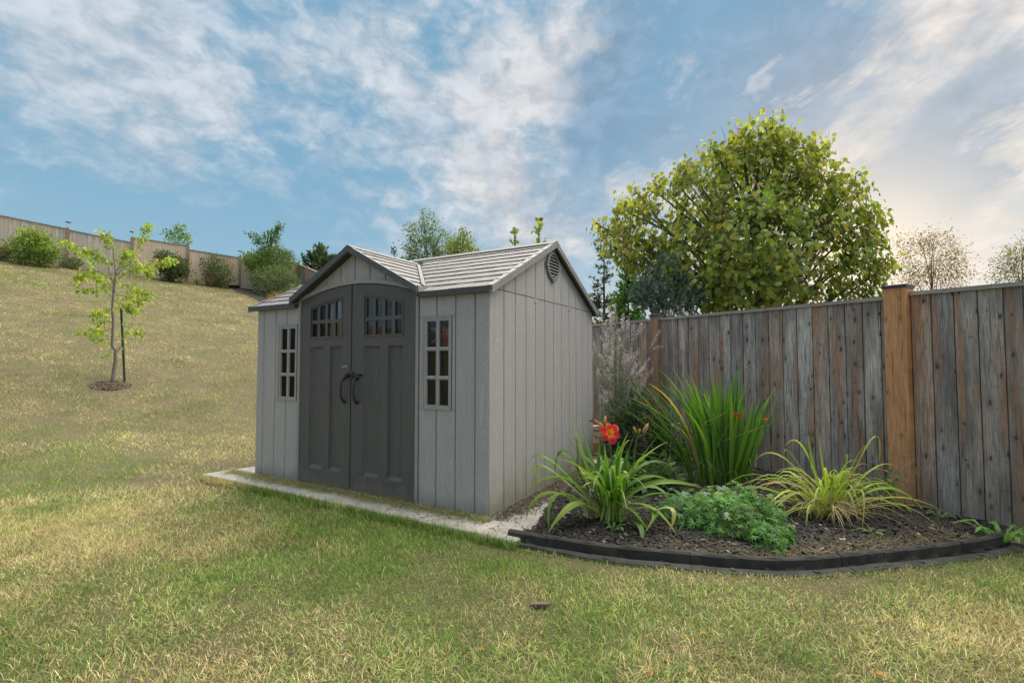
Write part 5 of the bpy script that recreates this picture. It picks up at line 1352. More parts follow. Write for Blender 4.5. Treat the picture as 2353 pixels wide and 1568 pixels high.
def daylily():
    Y = 3.72; base = gzb((.755, Y)); t = thing('daylily', 'arching green daylily with one open red flower beside the shed corner', 'plant', base)
    arcs = [((900, 1110), (520, 690), (360, 740), .2, 24), ((920, 1100), (650, 645), (570, 835), .0, 26), ((900, 1090), (480, 742), (455, 870), .25, 24), ((880, 1090), (640, 832), (350, 915), -.05, 32), ((870, 1100), (520, 945), (345, 1150), -.12, 34),
            ((880, 1110), (600, 950), (515, 1210), -.22, 34), ((890, 1110), (720, 1030), (512, 1242), -.30, 40), ((930, 1110), (790, 760), (640, 480), .2, 26), ((930, 1110), (790, 700), (700, 410), .25, 24), ((945, 1110), (850, 720), (765, 420), .22, 22),
            ((950, 1110), (900, 800), (905, 540), .2, 24), ((960, 1110), (950, 800), (935, 560), .1, 24), ((970, 1110), (1005, 800), (1050, 545), .1, 24), ((985, 1110), (1080, 740), (1190, 430), .15, 20), ((990, 1110), (1160, 760), (1420, 550), .1, 24),
            ((1000, 1110), (1150, 780), (1388, 455), .3, 18), ((1005, 1100), (1210, 745), (1462, 747), .2, 26), ((1010, 1100), (1180, 720), (1330, 645), .3, 24), ((1010, 1080), (1300, 870), (1690, 905), .05, 30), ((1020, 1080), (1330, 905), (1522, 1272), -.15, 30),
            ((1010, 1010), (1150, 1085), (1292, 1268), -.28, 34), ((1060, 1040), (1310, 1070), (1535, 1362), -.35, 34), ((1040, 1110), (1190, 1170), (1220, 1332), -.38, 28), ((1020, 1110), (1300, 1065), (1235, 1245), -.32, 30), ((1060, 1080), (1270, 960), (1480, 960), -.1, 30),
            ((990, 1110), (1080, 800), (1110, 600), .1, 24), ((980, 1110), (1030, 720), (1120, 480), .2, 20)]
    greens = [((.26, .33, .08), (.095, .20, .025), (.075, .16, .022)), ((.22, .29, .07), (.065, .155, .022), (.055, .13, .02)), ((.30, .36, .10), (.16, .27, .035), (.18, .25, .04))]
    for k, (a, m, b, dy, w) in enumerate(arcs):
        strap_obj(t, (Z7(*a, Y + dy * .1), Z7(*m, Y + dy * .6), Z7(*b, Y + dy)), w * .00165, greens[k % 3] if k not in (3, 4, 5, 6, 18, 20, 21) else greens[2], n=11, twist=rng.normal() * .5)
    for k in range(58):
        a = rng.uniform(0, 6.28); r = rng.uniform(.12, .55); h = rng.uniform(.25, .62) * (1.15 - r * .6); e = base + Vector((math.cos(a) * r, math.sin(a) * r, h * rng.uniform(.5, 1.0))); m = base + Vector((math.cos(a) * r * .42, math.sin(a) * r * .42, h * .75))
        s = base + Vector((rng.normal() * .05, rng.normal() * .035, 0)); strap_obj(t, (s, m, e), rng.uniform(.022, .038), greens[rng.integers(3)], n=9, twist=rng.normal() * .5)
    strap_obj(t, (Z7(1310, 1075, Y - .2), Z7(1452, 1070, Y - .3), Z7(1425, 1235, Y - .32)), .036, ((.30, .32, .12), (.36, .33, .15), (.45, .27, .12)), n=8)
    strap_obj(t, (Z7(835, 960, Y - .05), Z7(760, 760, Y), Z7(575, 600, Y + .1)), .016, ((.40, .30, .10), (.42, .27, .06), (.40, .24, .16)), n=9)
    strap_obj(t, (Z7(1070, 778, Y - .1), Z7(1108, 800, Y - .14), Z7(1115, 895, Y - .14)), .026, ((.36, .36, .18), (.42, .40, .22), (.40, .33, .18)), n=6)
    # pale sheaths at the crown
    for k in range(16):
        a = rng.uniform(0, 6.28); s = base + Vector((rng.normal() * .06, rng.normal() * .04, -.01)); e = s + Vector((math.cos(a) * .07, math.sin(a) * .06, .16)); strap_obj(t, (s, s.lerp(e, .5) + Vector((0, 0, .02)), e), .035, ((.38, .36, .19), (.28, .31, .11), (.16, .22, .05)), n=5, name='leaf_base')
    gs = ((.12, .17, .05),)
    def stem(p): mb = MB(); mb.col = (.11, .16, .05); limb(mb, p, .006, .0045, 6); mb.build('flower_stem', MAT['strap'], t, smooth=True)
    def bud(a, b, r, c0, c1):
        a, b = Vector(a), Vector(b); mb = MB(); mb.col = c0; n = 7; f = (0, .15, .45, .8, 1); rr = (.35, .75, 1, .75, .12); mb.tube([a.lerp(b, x) for x in f], [r * x for x in rr], n)
        mb.c = [tuple(np.array(c0) + (np.array(c1) - np.array(c0)) * f[i // n]) for i in range(len(mb.v))]; mb.build('bud', MAT['petal'], t, smooth=True)
    fc = Z7(985, 487, Y - .02); neck = Z7(965, 560, Y + .03)
    stem([base + Vector((.01, .02, .05)), Z7(1000, 800, Y + .02), Z7(980, 600, Y + .04), Z7(945, 470, Y + .05), Z7(930, 440, Y + .05)]); stem([base + Vector((.03, .02, .05)), Z7(1140, 800, Y + .05), Z7(1170, 600, Y + .05), Z7(1185, 510, Y + .05)]); stem([Z7(1185, 520, Y + .05), Z7(1215, 510, Y + .04), Z7(1228, 505, Y + .03)])
    stem([base + Vector((-.03, .02, .05)), Z7(750, 800, Y), Z7(740, 640, Y), Z7(722, 530, Y)])
    # the open flower: six recurved petals with a yellow throat
    ax = (Vector((.15, -.95, .30))).normalized(); ux = ax.cross(Vector((0, 0, 1))).normalized(); uz = ux.cross(ax)
    if uz.z < 0: uz = -uz
    fl = None
    for k in range(6):
        a = 2 * math.pi * k / 6 + .35; d = ux * math.cos(a) + uz * math.sin(a); sd = ux * -math.sin(a) + uz * math.cos(a); wide = .026 if k % 2 == 0 else .018; Ln = .085 if k % 2 == 0 else .080; mb = MB(); rows = 7
        for i in range(rows):
            f = i / (rows - 1); cpos = fc - ax * .035 + ax * (.035 * math.sin(min(1, f * 1.5) * 1.57) - .030 * max(0, f - .6)) + d * Ln * f ; w = wide * (.25 + 1.0 * math.sin(min(f * 1.05 + .12, 1.0) * math.pi * .62)) * (1 if f < .8 else 1 - (f - .8) * 3.2)
            for j in (-1, -.5, 0, .5, 1):
                ruf = ax * (.005 * math.sin(i * 2.1 + j * 4 + k)) * f * abs(j)
                mb.v.append(tuple(cpos + sd * w * j + ruf + ax * (.006 * abs(j) * (1 - f)))); y = np.array([.72, .34, .03]); r_ = np.array([.56, .012, .012]) if abs(j) < .9 else np.array([.66, .10, .07]); q_ = min(1, max(0, (f - .18) / .28)); mb.c.append(tuple(y + (r_ - y) * q_))
        for i in range(rows - 1):
            for j in range(4): mb.f.append((i * 5 + j, i * 5 + j + 1, (i + 1) * 5 + j + 1, (i + 1) * 5 + j))
        mb.build('petal', MAT['petal'], t, smooth=True)
    sm = MB(); sm.col = (.75, .38, .05)
    for k in range(6):
        a = k * 1.05 + .2; sm.tube([fc - ax * .03, fc + ax * .02 + (ux * math.cos(a) + uz * math.sin(a)) * .012, fc + ax * .045 + (ux * math.cos(a) + uz * math.sin(a)) * .018 + uz * .012], .0018, 4)
    sm.build('stamen', MAT['petal'], t)
    bud(Z7(935, 465, Y + .03), Z7(900, 405, Y + .02), .012, (.42, .22, .06), (.62, .30, .10)); bud(Z7(900, 430, Y + .04), Z7(862, 388, Y + .03), .011, (.50, .25, .08), (.60, .30, .15)); bud(Z7(862, 388, Y + .03), Z7(822, 402, Y + .02), .006, (.05, .02, .03), (.04, .015, .02)); bud(Z7(940, 440, Y + .05), Z7(945, 360, Y + .06), .014, (.14, .18, .05), (.60, .25, .06))
    bud(Z7(1185, 500, Y + .05), Z7(1155, 440, Y + .05), .012, (.16, .19, .05), (.55, .27, .10)); bud(Z7(1195, 500, Y + .05), Z7(1205, 455, Y + .04), .011, (.16, .19, .05), (.45, .27, .12)); bud(Z7(1228, 500, Y + .03), Z7(1268, 415, Y + .01), .016, (.16, .20, .05), (.66, .32, .22))
    sp = MB(); sp.col = (.45, .38, .24)
    for x, y in ((705, 510), (742, 495), (720, 560), (748, 540), (735, 570), (715, 535)): sp.tube([Z7(735, 590, Y), Z7(x, y, Y - .01)], .004, 4)
    sp.build('dry_seed_head', MAT['petal'], t)
daylily()

def crocosmia():
    Y = 4.85; base = gzb((1.98, Y)); t = thing('crocosmia', 'tall fan of upright sword shaped green leaves in front of the fence', 'plant', base)
    env = [(400, 960), (435, 740), (460, 880), (500, 800), (560, 740), (620, 800), (720, 650), (790, 730), (820, 620), (880, 700), (945, 670), (985, 700), (1050, 750), (1140, 690), (1165, 700), (1235, 670), (1310, 760), (1385, 620), (1460, 850), (1500, 900), (1590, 860), (1665, 825), (1690, 870), (1755, 940)]
    ex = np.array([e[0] for e in env], float); ey = np.array([e[1] for e in env], float)
    pal = [((.13, .19, .04), (.08, .185, .03), (.09, .18, .03)), ((.11, .15, .04), (.05, .13, .03), (.06, .14, .03)), ((.15, .22, .04), (.125, .245, .035), (.17, .26, .04))]
    tips = [(x, y) for x, y in env for _ in range(1)]
    for k in range(108):
        x = rng.uniform(430, 1720) if k % 3 else rng.uniform(900, 1450); y = np.interp(x, ex, ey) + abs(rng.normal(0, 170)) + 20; tips.append((x, min(y, 1330)))
    for k, (x, y) in enumerate(tips):
        f = (x - 400) / 1350; bx = 1010 + 420 * np.clip(f * 1.15 - .08, 0, 1) + rng.normal() * 35; dy = rng.normal() * .16; b = Z5(bx, 1590, Y + dy * .4); b.z = float(bed_z(b.x, b.y)) - .01
        e = Z5(x, y, Y + dy - .06 * abs(f - .5)); q = rng.uniform(.24, .46) if f < .55 else rng.uniform(.34, .58); m = Vector((b.x + (e.x - b.x) * q, b.y + (e.y - b.y) * q + rng.normal() * .03, b.z + (e.z - b.z) * rng.uniform(.52, .64)))
        strap_obj(t, (b, m, e), rng.uniform(.026, .044), pal[rng.integers(3)], fold=.5, n=8, twist=rng.normal() * .35)
    strap_obj(t, (Z5(1040, 1420, Y - .1), Z5(880, 1010, Y - .14), Z5(640, 775, Y - .2)), .040, ((.2, .22, .05), (.48, .34, .04), (.50, .36, .05)), n=10)
    strap_obj(t, (Z5(1060, 1500, Y - .12), Z5(1000, 1270, Y - .18), Z5(885, 1010, Y - .2)), .034, ((.25, .2, .1), (.28, .18, .12), (.33, .22, .16)), n=9)
    strap_obj(t, (Z5(1010, 1330, Y - .16), Z5(930, 1180, Y - .2), Z5(830, 1120, Y - .24)), .032, ((.28, .19, .13), (.32, .24, .18), (.36, .27, .2)), n=8)
    for k in range(60):
        a = rng.uniform(0, 6.28); r = rng.uniform(.08, .34); s = base + Vector((rng.normal() * .22, rng.normal() * .10, 0)); s.z = float(bed_z(s.x, s.y)) - .01; h = rng.uniform(.12, .34)
        strap_obj(t, (s, s + Vector((math.cos(a) * r * .4, math.sin(a) * r * .4, h)), s + Vector((math.cos(a) * r, math.sin(a) * r, h * .85))), .012, pal[1], n=5)
    mb = MB(); mb.col = (.16, .15, .06); fl = []
    for pts in ([(1200, 1300), (1340, 1060), (1480, 1010), (1600, 1005)], [(1250, 1250), (1450, 1180), (1640, 1115), (1780, 1130)], [(900, 1200), (960, 1000), (1010, 860), (1150, 840)], [(1100, 1100), (1290, 1000), (1420, 820)], [(700, 1150), (660, 1050), (560, 1080)], [(1000, 1250), (1060, 1130), (1160, 1120)]):
        P = [Z5(x, y, Y - .22) for x, y in pts]; limb(mb, P, .003, .0015, 4); C = catmull(P, 6)
        for q in C[len(C) // 2:]: mb.tube([Vector(q), Vector(q) + Vector((rng.normal() * .006, 0, .014))], .004, 4)
    mb.build('seed_stem', MAT['strap'], t, kind='stuff')
    for x, y in ((1352, 1030), (1372, 1040), (1395, 1045), (1590, 1062), (627, 940)):
        c = Z5(x, y, Y - .24); m = MB(); m.col = (.66, .05, .02)
        for k in range(5): a = rng.uniform(0, 6.28); m.tube([c, c + Vector((math.cos(a) * .016, -.01, math.sin(a) * .016)), c + Vector((math.cos(a) * .026, -.018, math.sin(a) * .022))], [.002, .005, .001], 4)
        m.build('flower', MAT['petal'], t)
crocosmia()

def yellow_daylily():
    Y = 3.8; base = gzb((2.46, Y)); t = thing('daylily', 'fading yellow green daylily clump without flowers in front of the orange post', 'plant', base)
    key = [((460, 1240), (250, 960), (100, 968)), ((460, 1230), (350, 905), (250, 900)), ((470, 1230), (400, 1000), (372, 832)), ((480, 1230), (445, 1000), (420, 815)), ((520, 1240), (700, 862), (738, 985)), ((500, 1230), (570, 990), (560, 950)), ((520, 1240), (700, 1020), (842, 1010)),
           ((520, 1250), (720, 1090), (872, 1180)), ((540, 1260), (760, 1110), (972, 1232)), ((540, 1270), (840, 1190), (905, 1348)), ((530, 1270), (700, 1260), (780, 1400)), ((500, 1250), (600, 1080), (625, 1330)), ((490, 1250), (500, 1060), (545, 1320)), ((520, 1250), (640, 1120), (650, 1330)),
           ((440, 1260), (240, 1075), (85, 1105)), ((440, 1260), (200, 1130), (25, 1108)), ((440, 1260), (260, 1180), (170, 1230)), ((450, 1270), (385, 1200), (365, 1330)), ((470, 1250), (320, 1030), (180, 1060)), ((470, 1240), (300, 960), (250, 930)), ((510, 1240), (620, 960), (685, 900)), ((510, 1240), (650, 1050), (760, 1020))]
    pal = [((.36, .38, .15), (.24, .32, .045), (.30, .32, .06)), ((.36, .36, .15), (.32, .36, .055), (.48, .36, .07)), ((.33, .35, .13), (.18, .28, .04), (.24, .28, .05))]; dry = ((.36, .28, .17), (.42, .32, .19), (.46, .34, .2))
    for k, (a, m, b) in enumerate(key):
        dy = rng.uniform(-.32, .1) if b[1] > 1200 else rng.uniform(-.15, .3); strap_obj(t, (Z8(*a, Y + dy * .1), Z8(*m, Y + dy * .6), Z8(*b, Y + dy)), rng.uniform(.016, .024), pal[k % 3], n=11, twist=rng.normal() * .6)
    for k in range(92):
        a = rng.uniform(0, 6.28); r = rng.uniform(.2, .74); s = base + Vector((rng.normal() * .07, rng.normal() * .05, 0)); h = rng.uniform(.16, .40) * (1.2 - r * .7); e = s + Vector((math.cos(a) * r, math.sin(a) * r * .75, rng.uniform(-.0, .16) if r > .4 else h * 1.1)); m = s + Vector((math.cos(a) * r * .5, math.sin(a) * r * .4, h))
        e.z = max(e.z, float(bed_z(e.x, e.y)) + .01) if inside(BEDA, e.x, e.y) else max(e.z, .02); strap_obj(t, (s, m, e), rng.uniform(.011, .019), pal[rng.integers(3)] if k % 6 else dry, n=9, twist=rng.normal() * .6)
    for k in range(46):
        a = rng.uniform(3.3, 6.9); r = rng.uniform(.12, .48); s = base + Vector((rng.normal() * .08, rng.normal() * .05, .02)); e = s + Vector((math.cos(a) * r, math.sin(a) * r * .8, 0)); e.z = float(bed_z(e.x, e.y)) + rng.uniform(.01, .05); m = s.lerp(e, .5) + Vector((0, 0, rng.uniform(.06, .16)))
        strap_obj(t, (s, m, e), rng.uniform(.007, .012), dry, n=6, name='dry_leaf', twist=rng.normal())
yellow_daylily()

def geranium():
    c = Vector((1.60, 3.50, .05)); t = thing('geranium', 'low mound of cut leaved green geranium with a few lilac flowers behind the rubber edging', 'plant', c)
    C = []; N = []; Nn = 1150
    while len(C) < Nn:
        d = rand_dirs(1)[0]; d[2] = abs(d[2]); k = rng.uniform(.72, 1.02)
        for cc, rx, ry, rz in (((1.62, 3.55, .03), .38, .29, .29), ((1.35, 3.72, .04), .26, .26, .22), ((1.70, 3.26, .02), .17, .15, .16)):
            if rng.uniform() < (.72, .26, .14)[int(rx < .3) + int(rx < .2)]:
                p = np.array(cc) + d * np.array([rx, ry, rz]) * k * (1 + .12 * math.sin(d[0] * 7 + d[1] * 5)); C.append(p); N.append(norm(d / np.array([rx, ry, rz]) * .1 + np.array([0, -.12, .35])))
    C = np.array(C); N = np.array(N); m = len(C); normal = norm(N + rng.normal(0, .32, (m, 3))); axis = norm(np.cross(normal, rand_dirs(m))); size = rng.uniform(.045, .085, m)
    pal = [(.065, .155, .035), (.045, .115, .03), (.09, .20, .04), (.18, .24, .045)]; w = [4, 3, 3, .6]; idx = np.argsort(C[:, 1] - C[:, 2] * .9 + rng.normal(0, .05, m)); a, b = idx[:300], idx[300:]
    single_leaves(PALM, C[a], axis[a], normal[a], size[a], pal, w, MAT['leaf'], t, variants=10)
    stuff_leaves('foliage', PALM, C[b], axis[b], normal[b], size[b], mixcol(len(b), pal, w), MAT['leaf'], t, kind='stuff')
    st = MB()
    for k in range(60): e = Vector(C[rng.integers(m)]); st.tube([Vector((1.55 + rng.normal() * .15, 3.55 + rng.normal() * .1, .03)), e], .0025, 4)
    st.build('stem', plain('leaf_stem', (.12, .14, .05)), t)
    for x, y, Y in ((1532, 940, 3.62), (1692, 945, 3.52), (1802, 905, 3.6), (1838, 898, 3.6), (1855, 1098, 3.27), (1232, 925, 3.8)):
        p = Z7(x, y, Y); mb = MB(); mb.col = (.52, .46, .70)
        for k in range(5):
            q = 2 * math.pi * k / 5 + x; d = Vector((math.cos(q), -.3, math.sin(q))); s = Vector((-math.sin(q), 0, math.cos(q))); mb.add([p, p + d * .012 + s * .008, p + d * .019, p + d * .012 - s * .008], [(0, 1, 2, 3)])
        mb.build('flower', MAT['petal'], t)
    p = Z8(213, 1333, 3.2); mb = MB(); mb.col = (.45, .38, .62)
    for k in range(5): q = 1.257 * k; mb.add([p, p + Vector((math.cos(q) * .014 - math.sin(q) * .006, -.006, math.sin(q) * .014 + math.cos(q) * .006)), p + Vector((math.cos(q) * .017 + math.sin(q) * .004, -.006, math.sin(q) * .017))], [(0, 1, 2)])
    mb.build('flower', MAT['petal'], t)
geranium()

def lilac_plant():
    Y = 6.55; base = gzb((1.42, Y)); t = thing('russian_sage', 'tall airy plant with many pale lilac flower spikes between the shed and the fence', 'plant', base)
    tips = [(255, 180), (370, 130), (320, 140), (440, 210), (590, 290), (735, 345), (780, 600), (135, 320), (150, 480), (110, 575), (500, 490), (300, 370), (400, 330), (470, 270), (240, 540), (330, 560), (450, 540), (530, 560), (610, 640), (680, 660), (230, 680), (300, 850), (420, 680), (560, 500), (350, 440), (520, 680), (370, 900), (250, 880), (700, 780), (620, 760), (460, 800), (340, 250), (400, 470), (280, 460), (545, 620)]
    C = []; A = []; GC = []; GA = []
    for k, (x, y) in enumerate(tips):
        dy = rng.normal() * .2; b = base + Vector((rng.normal() * .1, rng.normal() * .07, 0)); e = Z5(x, y, Y + dy); m = Vector(b).lerp(e, .55) + Vector(((b.x - e.x) * .12, 0, .16))
        mb = MB(); limb(mb, [b, m, e], .005, .0015, 4); mb.build('stem', stem_m, t); P = catmull([b, m, e], 14)
        for q in range(170):
            f = 1 - abs(rng.normal()) * .11; i = np.clip(f, .5, .999) * (len(P) - 1); j = int(i); C.append(P[j] + (P[j + 1] - P[j]) * (i - j) + rng.normal(0, .012, 3)); A.append(norm(rng.normal(0, 1, 3)))
        for q in range(70):
            i = rng.uniform(.1, .85) * (len(P) - 1); j = int(i); GC.append(P[j] + (P[j + 1] - P[j]) * (i - j) + rng.normal(0, .03, 3)); GA.append(norm(rng.normal(0, 1, 3) + np.array([0, 0, .7])))
        for br in range(2):
            i = rng.uniform(.55, .85) * (len(P) - 1); j = int(i); s = P[j]; d = norm(norm(P[j + 1] - P[j]) + rng.normal(0, .5, 3)); ln = rng.uniform(.15, .32)
            for q in range(60): f = rng.uniform(.3, 1); C.append(s + d * ln * f + rng.normal(0, .010, 3)); A.append(rand_dirs(1)[0])
    C = np.array(C); A = np.array(A); m = len(C); stuff_leaves('flower_spikes', SMALL, C, A, rand_dirs(m), rng.uniform(.011, .019, m), mixcol(m, [(.60, .49, .70), (.72, .62, .80), (.48, .38, .58)]), MAT['petal'], t, kind='stuff')
    GC = np.array(GC); GA = np.array(GA); m = len(GC); stuff_leaves('foliage', (SMALL[0] * np.array([.5, 1, 1]), SMALL[1]), GC, GA, rand_dirs(m), rng.uniform(.03, .06, m), mixcol(m, [(.13, .16, .10), (.10, .13, .07)]), MAT['leaf'], t, kind='stuff')
    # dark evergreen under it
stem_m = plain('grey_green_stem', (.17, .18, .13))
lilac_plant()
leafy('yew_shrub', 'low dark evergreen shrub under the lilac spikes beside the shed', 'shrub', [(1440, 1000, 45), (1480, 1020, 45), (1420, 1040, 30), (1500, 980, 34), (1450, 960, 30), (1530, 1040, 40), (1410, 985, 18), (1475, 935, 22)], 5.75, 2600, .075, [(.025, .045, .025), (.04, .065, .03), (.018, .03, .018)], tmpl=(SMALL[0] * np.array([.5, 1, 1]), SMALL[1]), per=8, spread=.06)
leafy('creeping_plant', 'dark green ground plant between the daylily and the sword leaved clump', 'plant', [(1480, 1110, 36), (1520, 1095, 30), (1450, 1120, 22), (1545, 1120, 26), (1430, 1085, 20)], 4.55, 900, .07, [(.035, .06, .03), (.055, .09, .035), (.08, .11, .04)], per=5, spread=.05)

def extras():
    p0 = gzb(onz(1534, 1101, .04)); t = thing('plant_stake', 'thin grey metal plant stake with a ring top in front of the sword leaved clump', 'stake', p0); top = Z7(1445, 455, p0.y)
    mb = MB(); mb.tube([p0, top], .0045, 6); mb.build('rod', plate_m, t); mb = MB(); c = Z7(1470, 422, p0.y); mb.tube([c + Vector((.042 * math.cos(a), .03 * math.sin(a), .012 * math.cos(a))) for a in np.linspace(0, 6.28, 17)], .0045, 5, False); mb.build('ring', plate_m, t)
    # weeds
    def rosette(name, label, cat, base, n, r, col, toothed=True, h=.10):
        t = thing(name, label, cat, base)
        for k in range(n):
            a = 2 * math.pi * k / n + rng.normal() * .2; L = r * rng.uniform(.7, 1.1); d = Vector((math.cos(a), math.sin(a), 0)); s = Vector((-d.y, d.x, 0)); V = []; mseg = 9
            for i in range(mseg):
                f = i / (mseg - 1); w = (.14 + .75 * math.sin(f * math.pi * .8)) * (.085 if toothed else .15) * L * 2 * (1 if not toothed or i % 2 else .62) * (1 if f < .98 else .15); p = base + d * L * f + Vector((0, 0, h * math.sin(f * 2.2) * rng.uniform(.9, 1.1)))
                V += [p + s * w * .5 + Vector((0, 0, .006)), p, p - s * w * .5 + Vector((0, 0, .006))]
            F = []
            for i in range(mseg - 1): F += [(3 * i, 3 * i + 1, 3 * i + 4, 3 * i + 3), (3 * i + 1, 3 * i + 2, 3 * i + 5, 3 * i + 4)]
            cc = np.repeat(mixcol(1, [col], None, .1), len(V), 0); mesh_obj('leaf', np_mesh('leaf', np.array([tuple(v) for v in V]), np.array(F), cc, smooth=True), MAT['leaf'], t)
        return t
    w = onz(2302, 1242, -.04); rosette('dandelion', 'fresh green dandelion rosette at the right end of the rubber edging', 'weed', Vector((w.x, w.y, float(terr(w.x, w.y)))), 13, .24, (.10, .20, .05), h=.13)
    w = onz(1409, 1209, .05); rosette('dandelion', 'tiny broad leaved weed in the mulch in front of the red daylily', 'weed', gzb(w), 5, .10, (.08, .17, .06), False, .05)
    w = onz(2005, 1215, .05); rosette('dandelion', 'tiny pale green weed in the mulch right of the geranium', 'weed', gzb(w), 5, .09, (.12, .19, .09), False, .03)
    w = onz(2158, 1172, .03); rosette('dandelion', 'small grey green weed at the foot of the fence boards', 'weed', gzb(w), 6, .10, (.10, .16, .09), False, .05)
    pb = gzb((3.02, 4.10)); t = thing('clematis', 'spindly weed with small green leaves climbing the orange post', 'weed', pb); mb = MB()
    C = []
    for x, y in ((810, 1010), (845, 1000), (780, 1040), (860, 1060), (830, 1100), (800, 1090), (930, 960)):
        e = Z8(x, y, 4.02); limb(mb, [pb, pb.lerp(e, .6) + Vector((.02, 0, .05)), e], .003, .0015, 4)
        for q in range(9): C.append(np.array(pb.lerp(e, rng.uniform(.35, 1))) + rng.normal(0, .025, 3))
    mb.build('stem', stem_m, t); C = np.array(C); m = len(C); single_leaves(OVAL, C, norm(rng.normal(0, .7, (m, 3)) + np.array([0, -.2, -.3])), norm(rng.normal(0, .5, (m, 3)) + np.array([0, -.5, .6])), rng.uniform(.03, .06, m), [(.07, .13, .04), (.10, .16, .05)], None, MAT['leaf'], t, variants=6)
    # wood offcuts behind the shed corner
    for i, (x, y, a) in enumerate(((1362, 1025, .3), (1366, 1040, -.2), (1360, 1052, .1))):
        p = at(x, y, 6.7); t = thing('wood_offcut', ('top', 'middle', 'bottom')[i] + ' pale wood offcut of the small pile behind the shed corner', 'offcut', (p.x, p.y, .03 + .0), 'wood offcuts behind the shed')
        mb = MB(); z = .30 - .09 * i; dx, dy = math.cos(a) * .16, math.sin(a) * .16; nx, ny = -math.sin(a) * .05, math.cos(a) * .05; q_ = lambda zz: [(p.x - dx - nx, p.y - dy - ny, zz), (p.x + dx - nx, p.y + dy - ny, zz), (p.x + dx + nx, p.y + dy + ny, zz), (p.x - dx + nx, p.y - dy + ny, zz)]
        mb.hexa(q_(z), q_(z + (.05 if i < 2 else .085))); mb.build('board', MAT['hill_fence_warm'], t)
        if i == 2: mb = MB(); mb.hexa([(p.x - .1, p.y - .06, -.03), (p.x + .1, p.y - .06, -.03), (p.x + .1, p.y + .06, -.03), (p.x - .1, p.y + .06, -.03)], [(p.x - .1, p.y - .06, z), (p.x + .1, p.y - .06, z), (p.x + .1, p.y + .06, z), (p.x - .1, p.y + .06, z)]); mb.build('block', MAT['post'], t)
    # bark flakes and fallen leaves on the lawn
    for x, y, lab in ((1240, 1388, 'brown flake of bark half hidden in the lawn in front of the edging'),):
        p = onz(x, y, -.02); t = tag(bpy.data.objects.new('bark_flake', None), lab, 'bark'); COL.objects.link(t); t.location = p; PINV[t] = Matrix.Translation(-p); mb = MB(); s = .055 if x < 1300 else .032
        vs = [p + Vector((s * a, s * b * .5, 0.004 + .006 * c)) for a, b, c in ((-1, -.3, 0), (-.3, -.7, 1.5), (.6, -.5, 1), (1, .1, 0), (.5, .6, 1.2), (-.5, .6, .8))]; mb.add(vs + [v - Vector((0, 0, .014)) for v in vs], [(0, 1, 2, 3, 4, 5), (11, 10, 9, 8, 7, 6)] + [(i, i + 6, (i + 1) % 6 + 6, (i + 1) % 6) for i in range(6)]); mb.build('flake', bark('flake_bark', (.13, .10, .08)), t)
    fl = [(1370, 1400, 'green leaf'), (1610, 1452, 'orange leaf'), (1790, 1500, 'brown leaf'), (1500, 1540, 'orange leaf'), (1110, 1490, 'orange leaf'), (2030, 1545, 'orange leaf')]
    spots = ('below the bark flakes', 'in the middle of the right half', 'right of the other leaves near the picture bottom', 'at the bottom right of centre', 'left of centre near the bottom', 'nearest the bottom right corner')
    for i, (x, y, kind_) in enumerate(fl):
        p = onz(x, y, -.01); c = {'green leaf': (.16, .24, .08), 'orange leaf': (.50, .20, .04), 'brown leaf': (.30, .16, .06)}[kind_]; t = thing('fallen_leaf', 'fallen ' + kind_ + ' on the lawn ' + spots[i], 'leaf', p, 'fallen leaves on the lawn')
        stuff_leaves('blade', OVAL, np.array([tuple(p)]), norm(rng.normal(0, 1, (1, 3)) * np.array([1, 1, .1])), np.array([[.1, -.3, 1.0]]), [.032], np.array([c]) * .8, MAT['leaf'], t)
extras()

# ------------------------------------------------------------------ mulch chips, clippings, lawn
def chips(name, X, Y, Z, L, W, cols, mat, flat=.35, **t):
    n = len(X); C = np.stack([X, Y, Z], -1); az = rng.uniform(0, 6.28, n); ax = norm(np.stack([np.cos(az), np.sin(az), rng.normal(0, flat, n)], -1)); nm = norm(np.stack([rng.normal(0, flat, n), rng.normal(0, flat, n), np.ones(n)], -1)); Xa, Ya, Za = frames(ax, nm)
    hl = (L * .5)[:, None]; hw = (W * .5)[:, None]; h = (W * .22)[:, None]
    V = np.stack([C - Ya * hl - Xa * hw * .6, C - Ya * hl * .8 + Xa * hw, C + Ya * hl + Xa * hw * .5, C + Ya * hl * .85 - Xa * hw, C + Za * h * 2 - Ya * hl * .4, C + Za * h * 2 + Ya * hl * .4], 1)
    T = np.array([(0, 1, 4), (1, 2, 5), (1, 5, 4), (2, 3, 5), (3, 0, 4), (3, 4, 5)]); F = (T[None] + (np.arange(n) * 6)[:, None, None]).reshape(-1, 3)
    return mesh_obj(name, np_mesh(name, V.reshape(-1, 3), F, np.repeat(cols, 6, 0)), MAT[mat], None, **t)
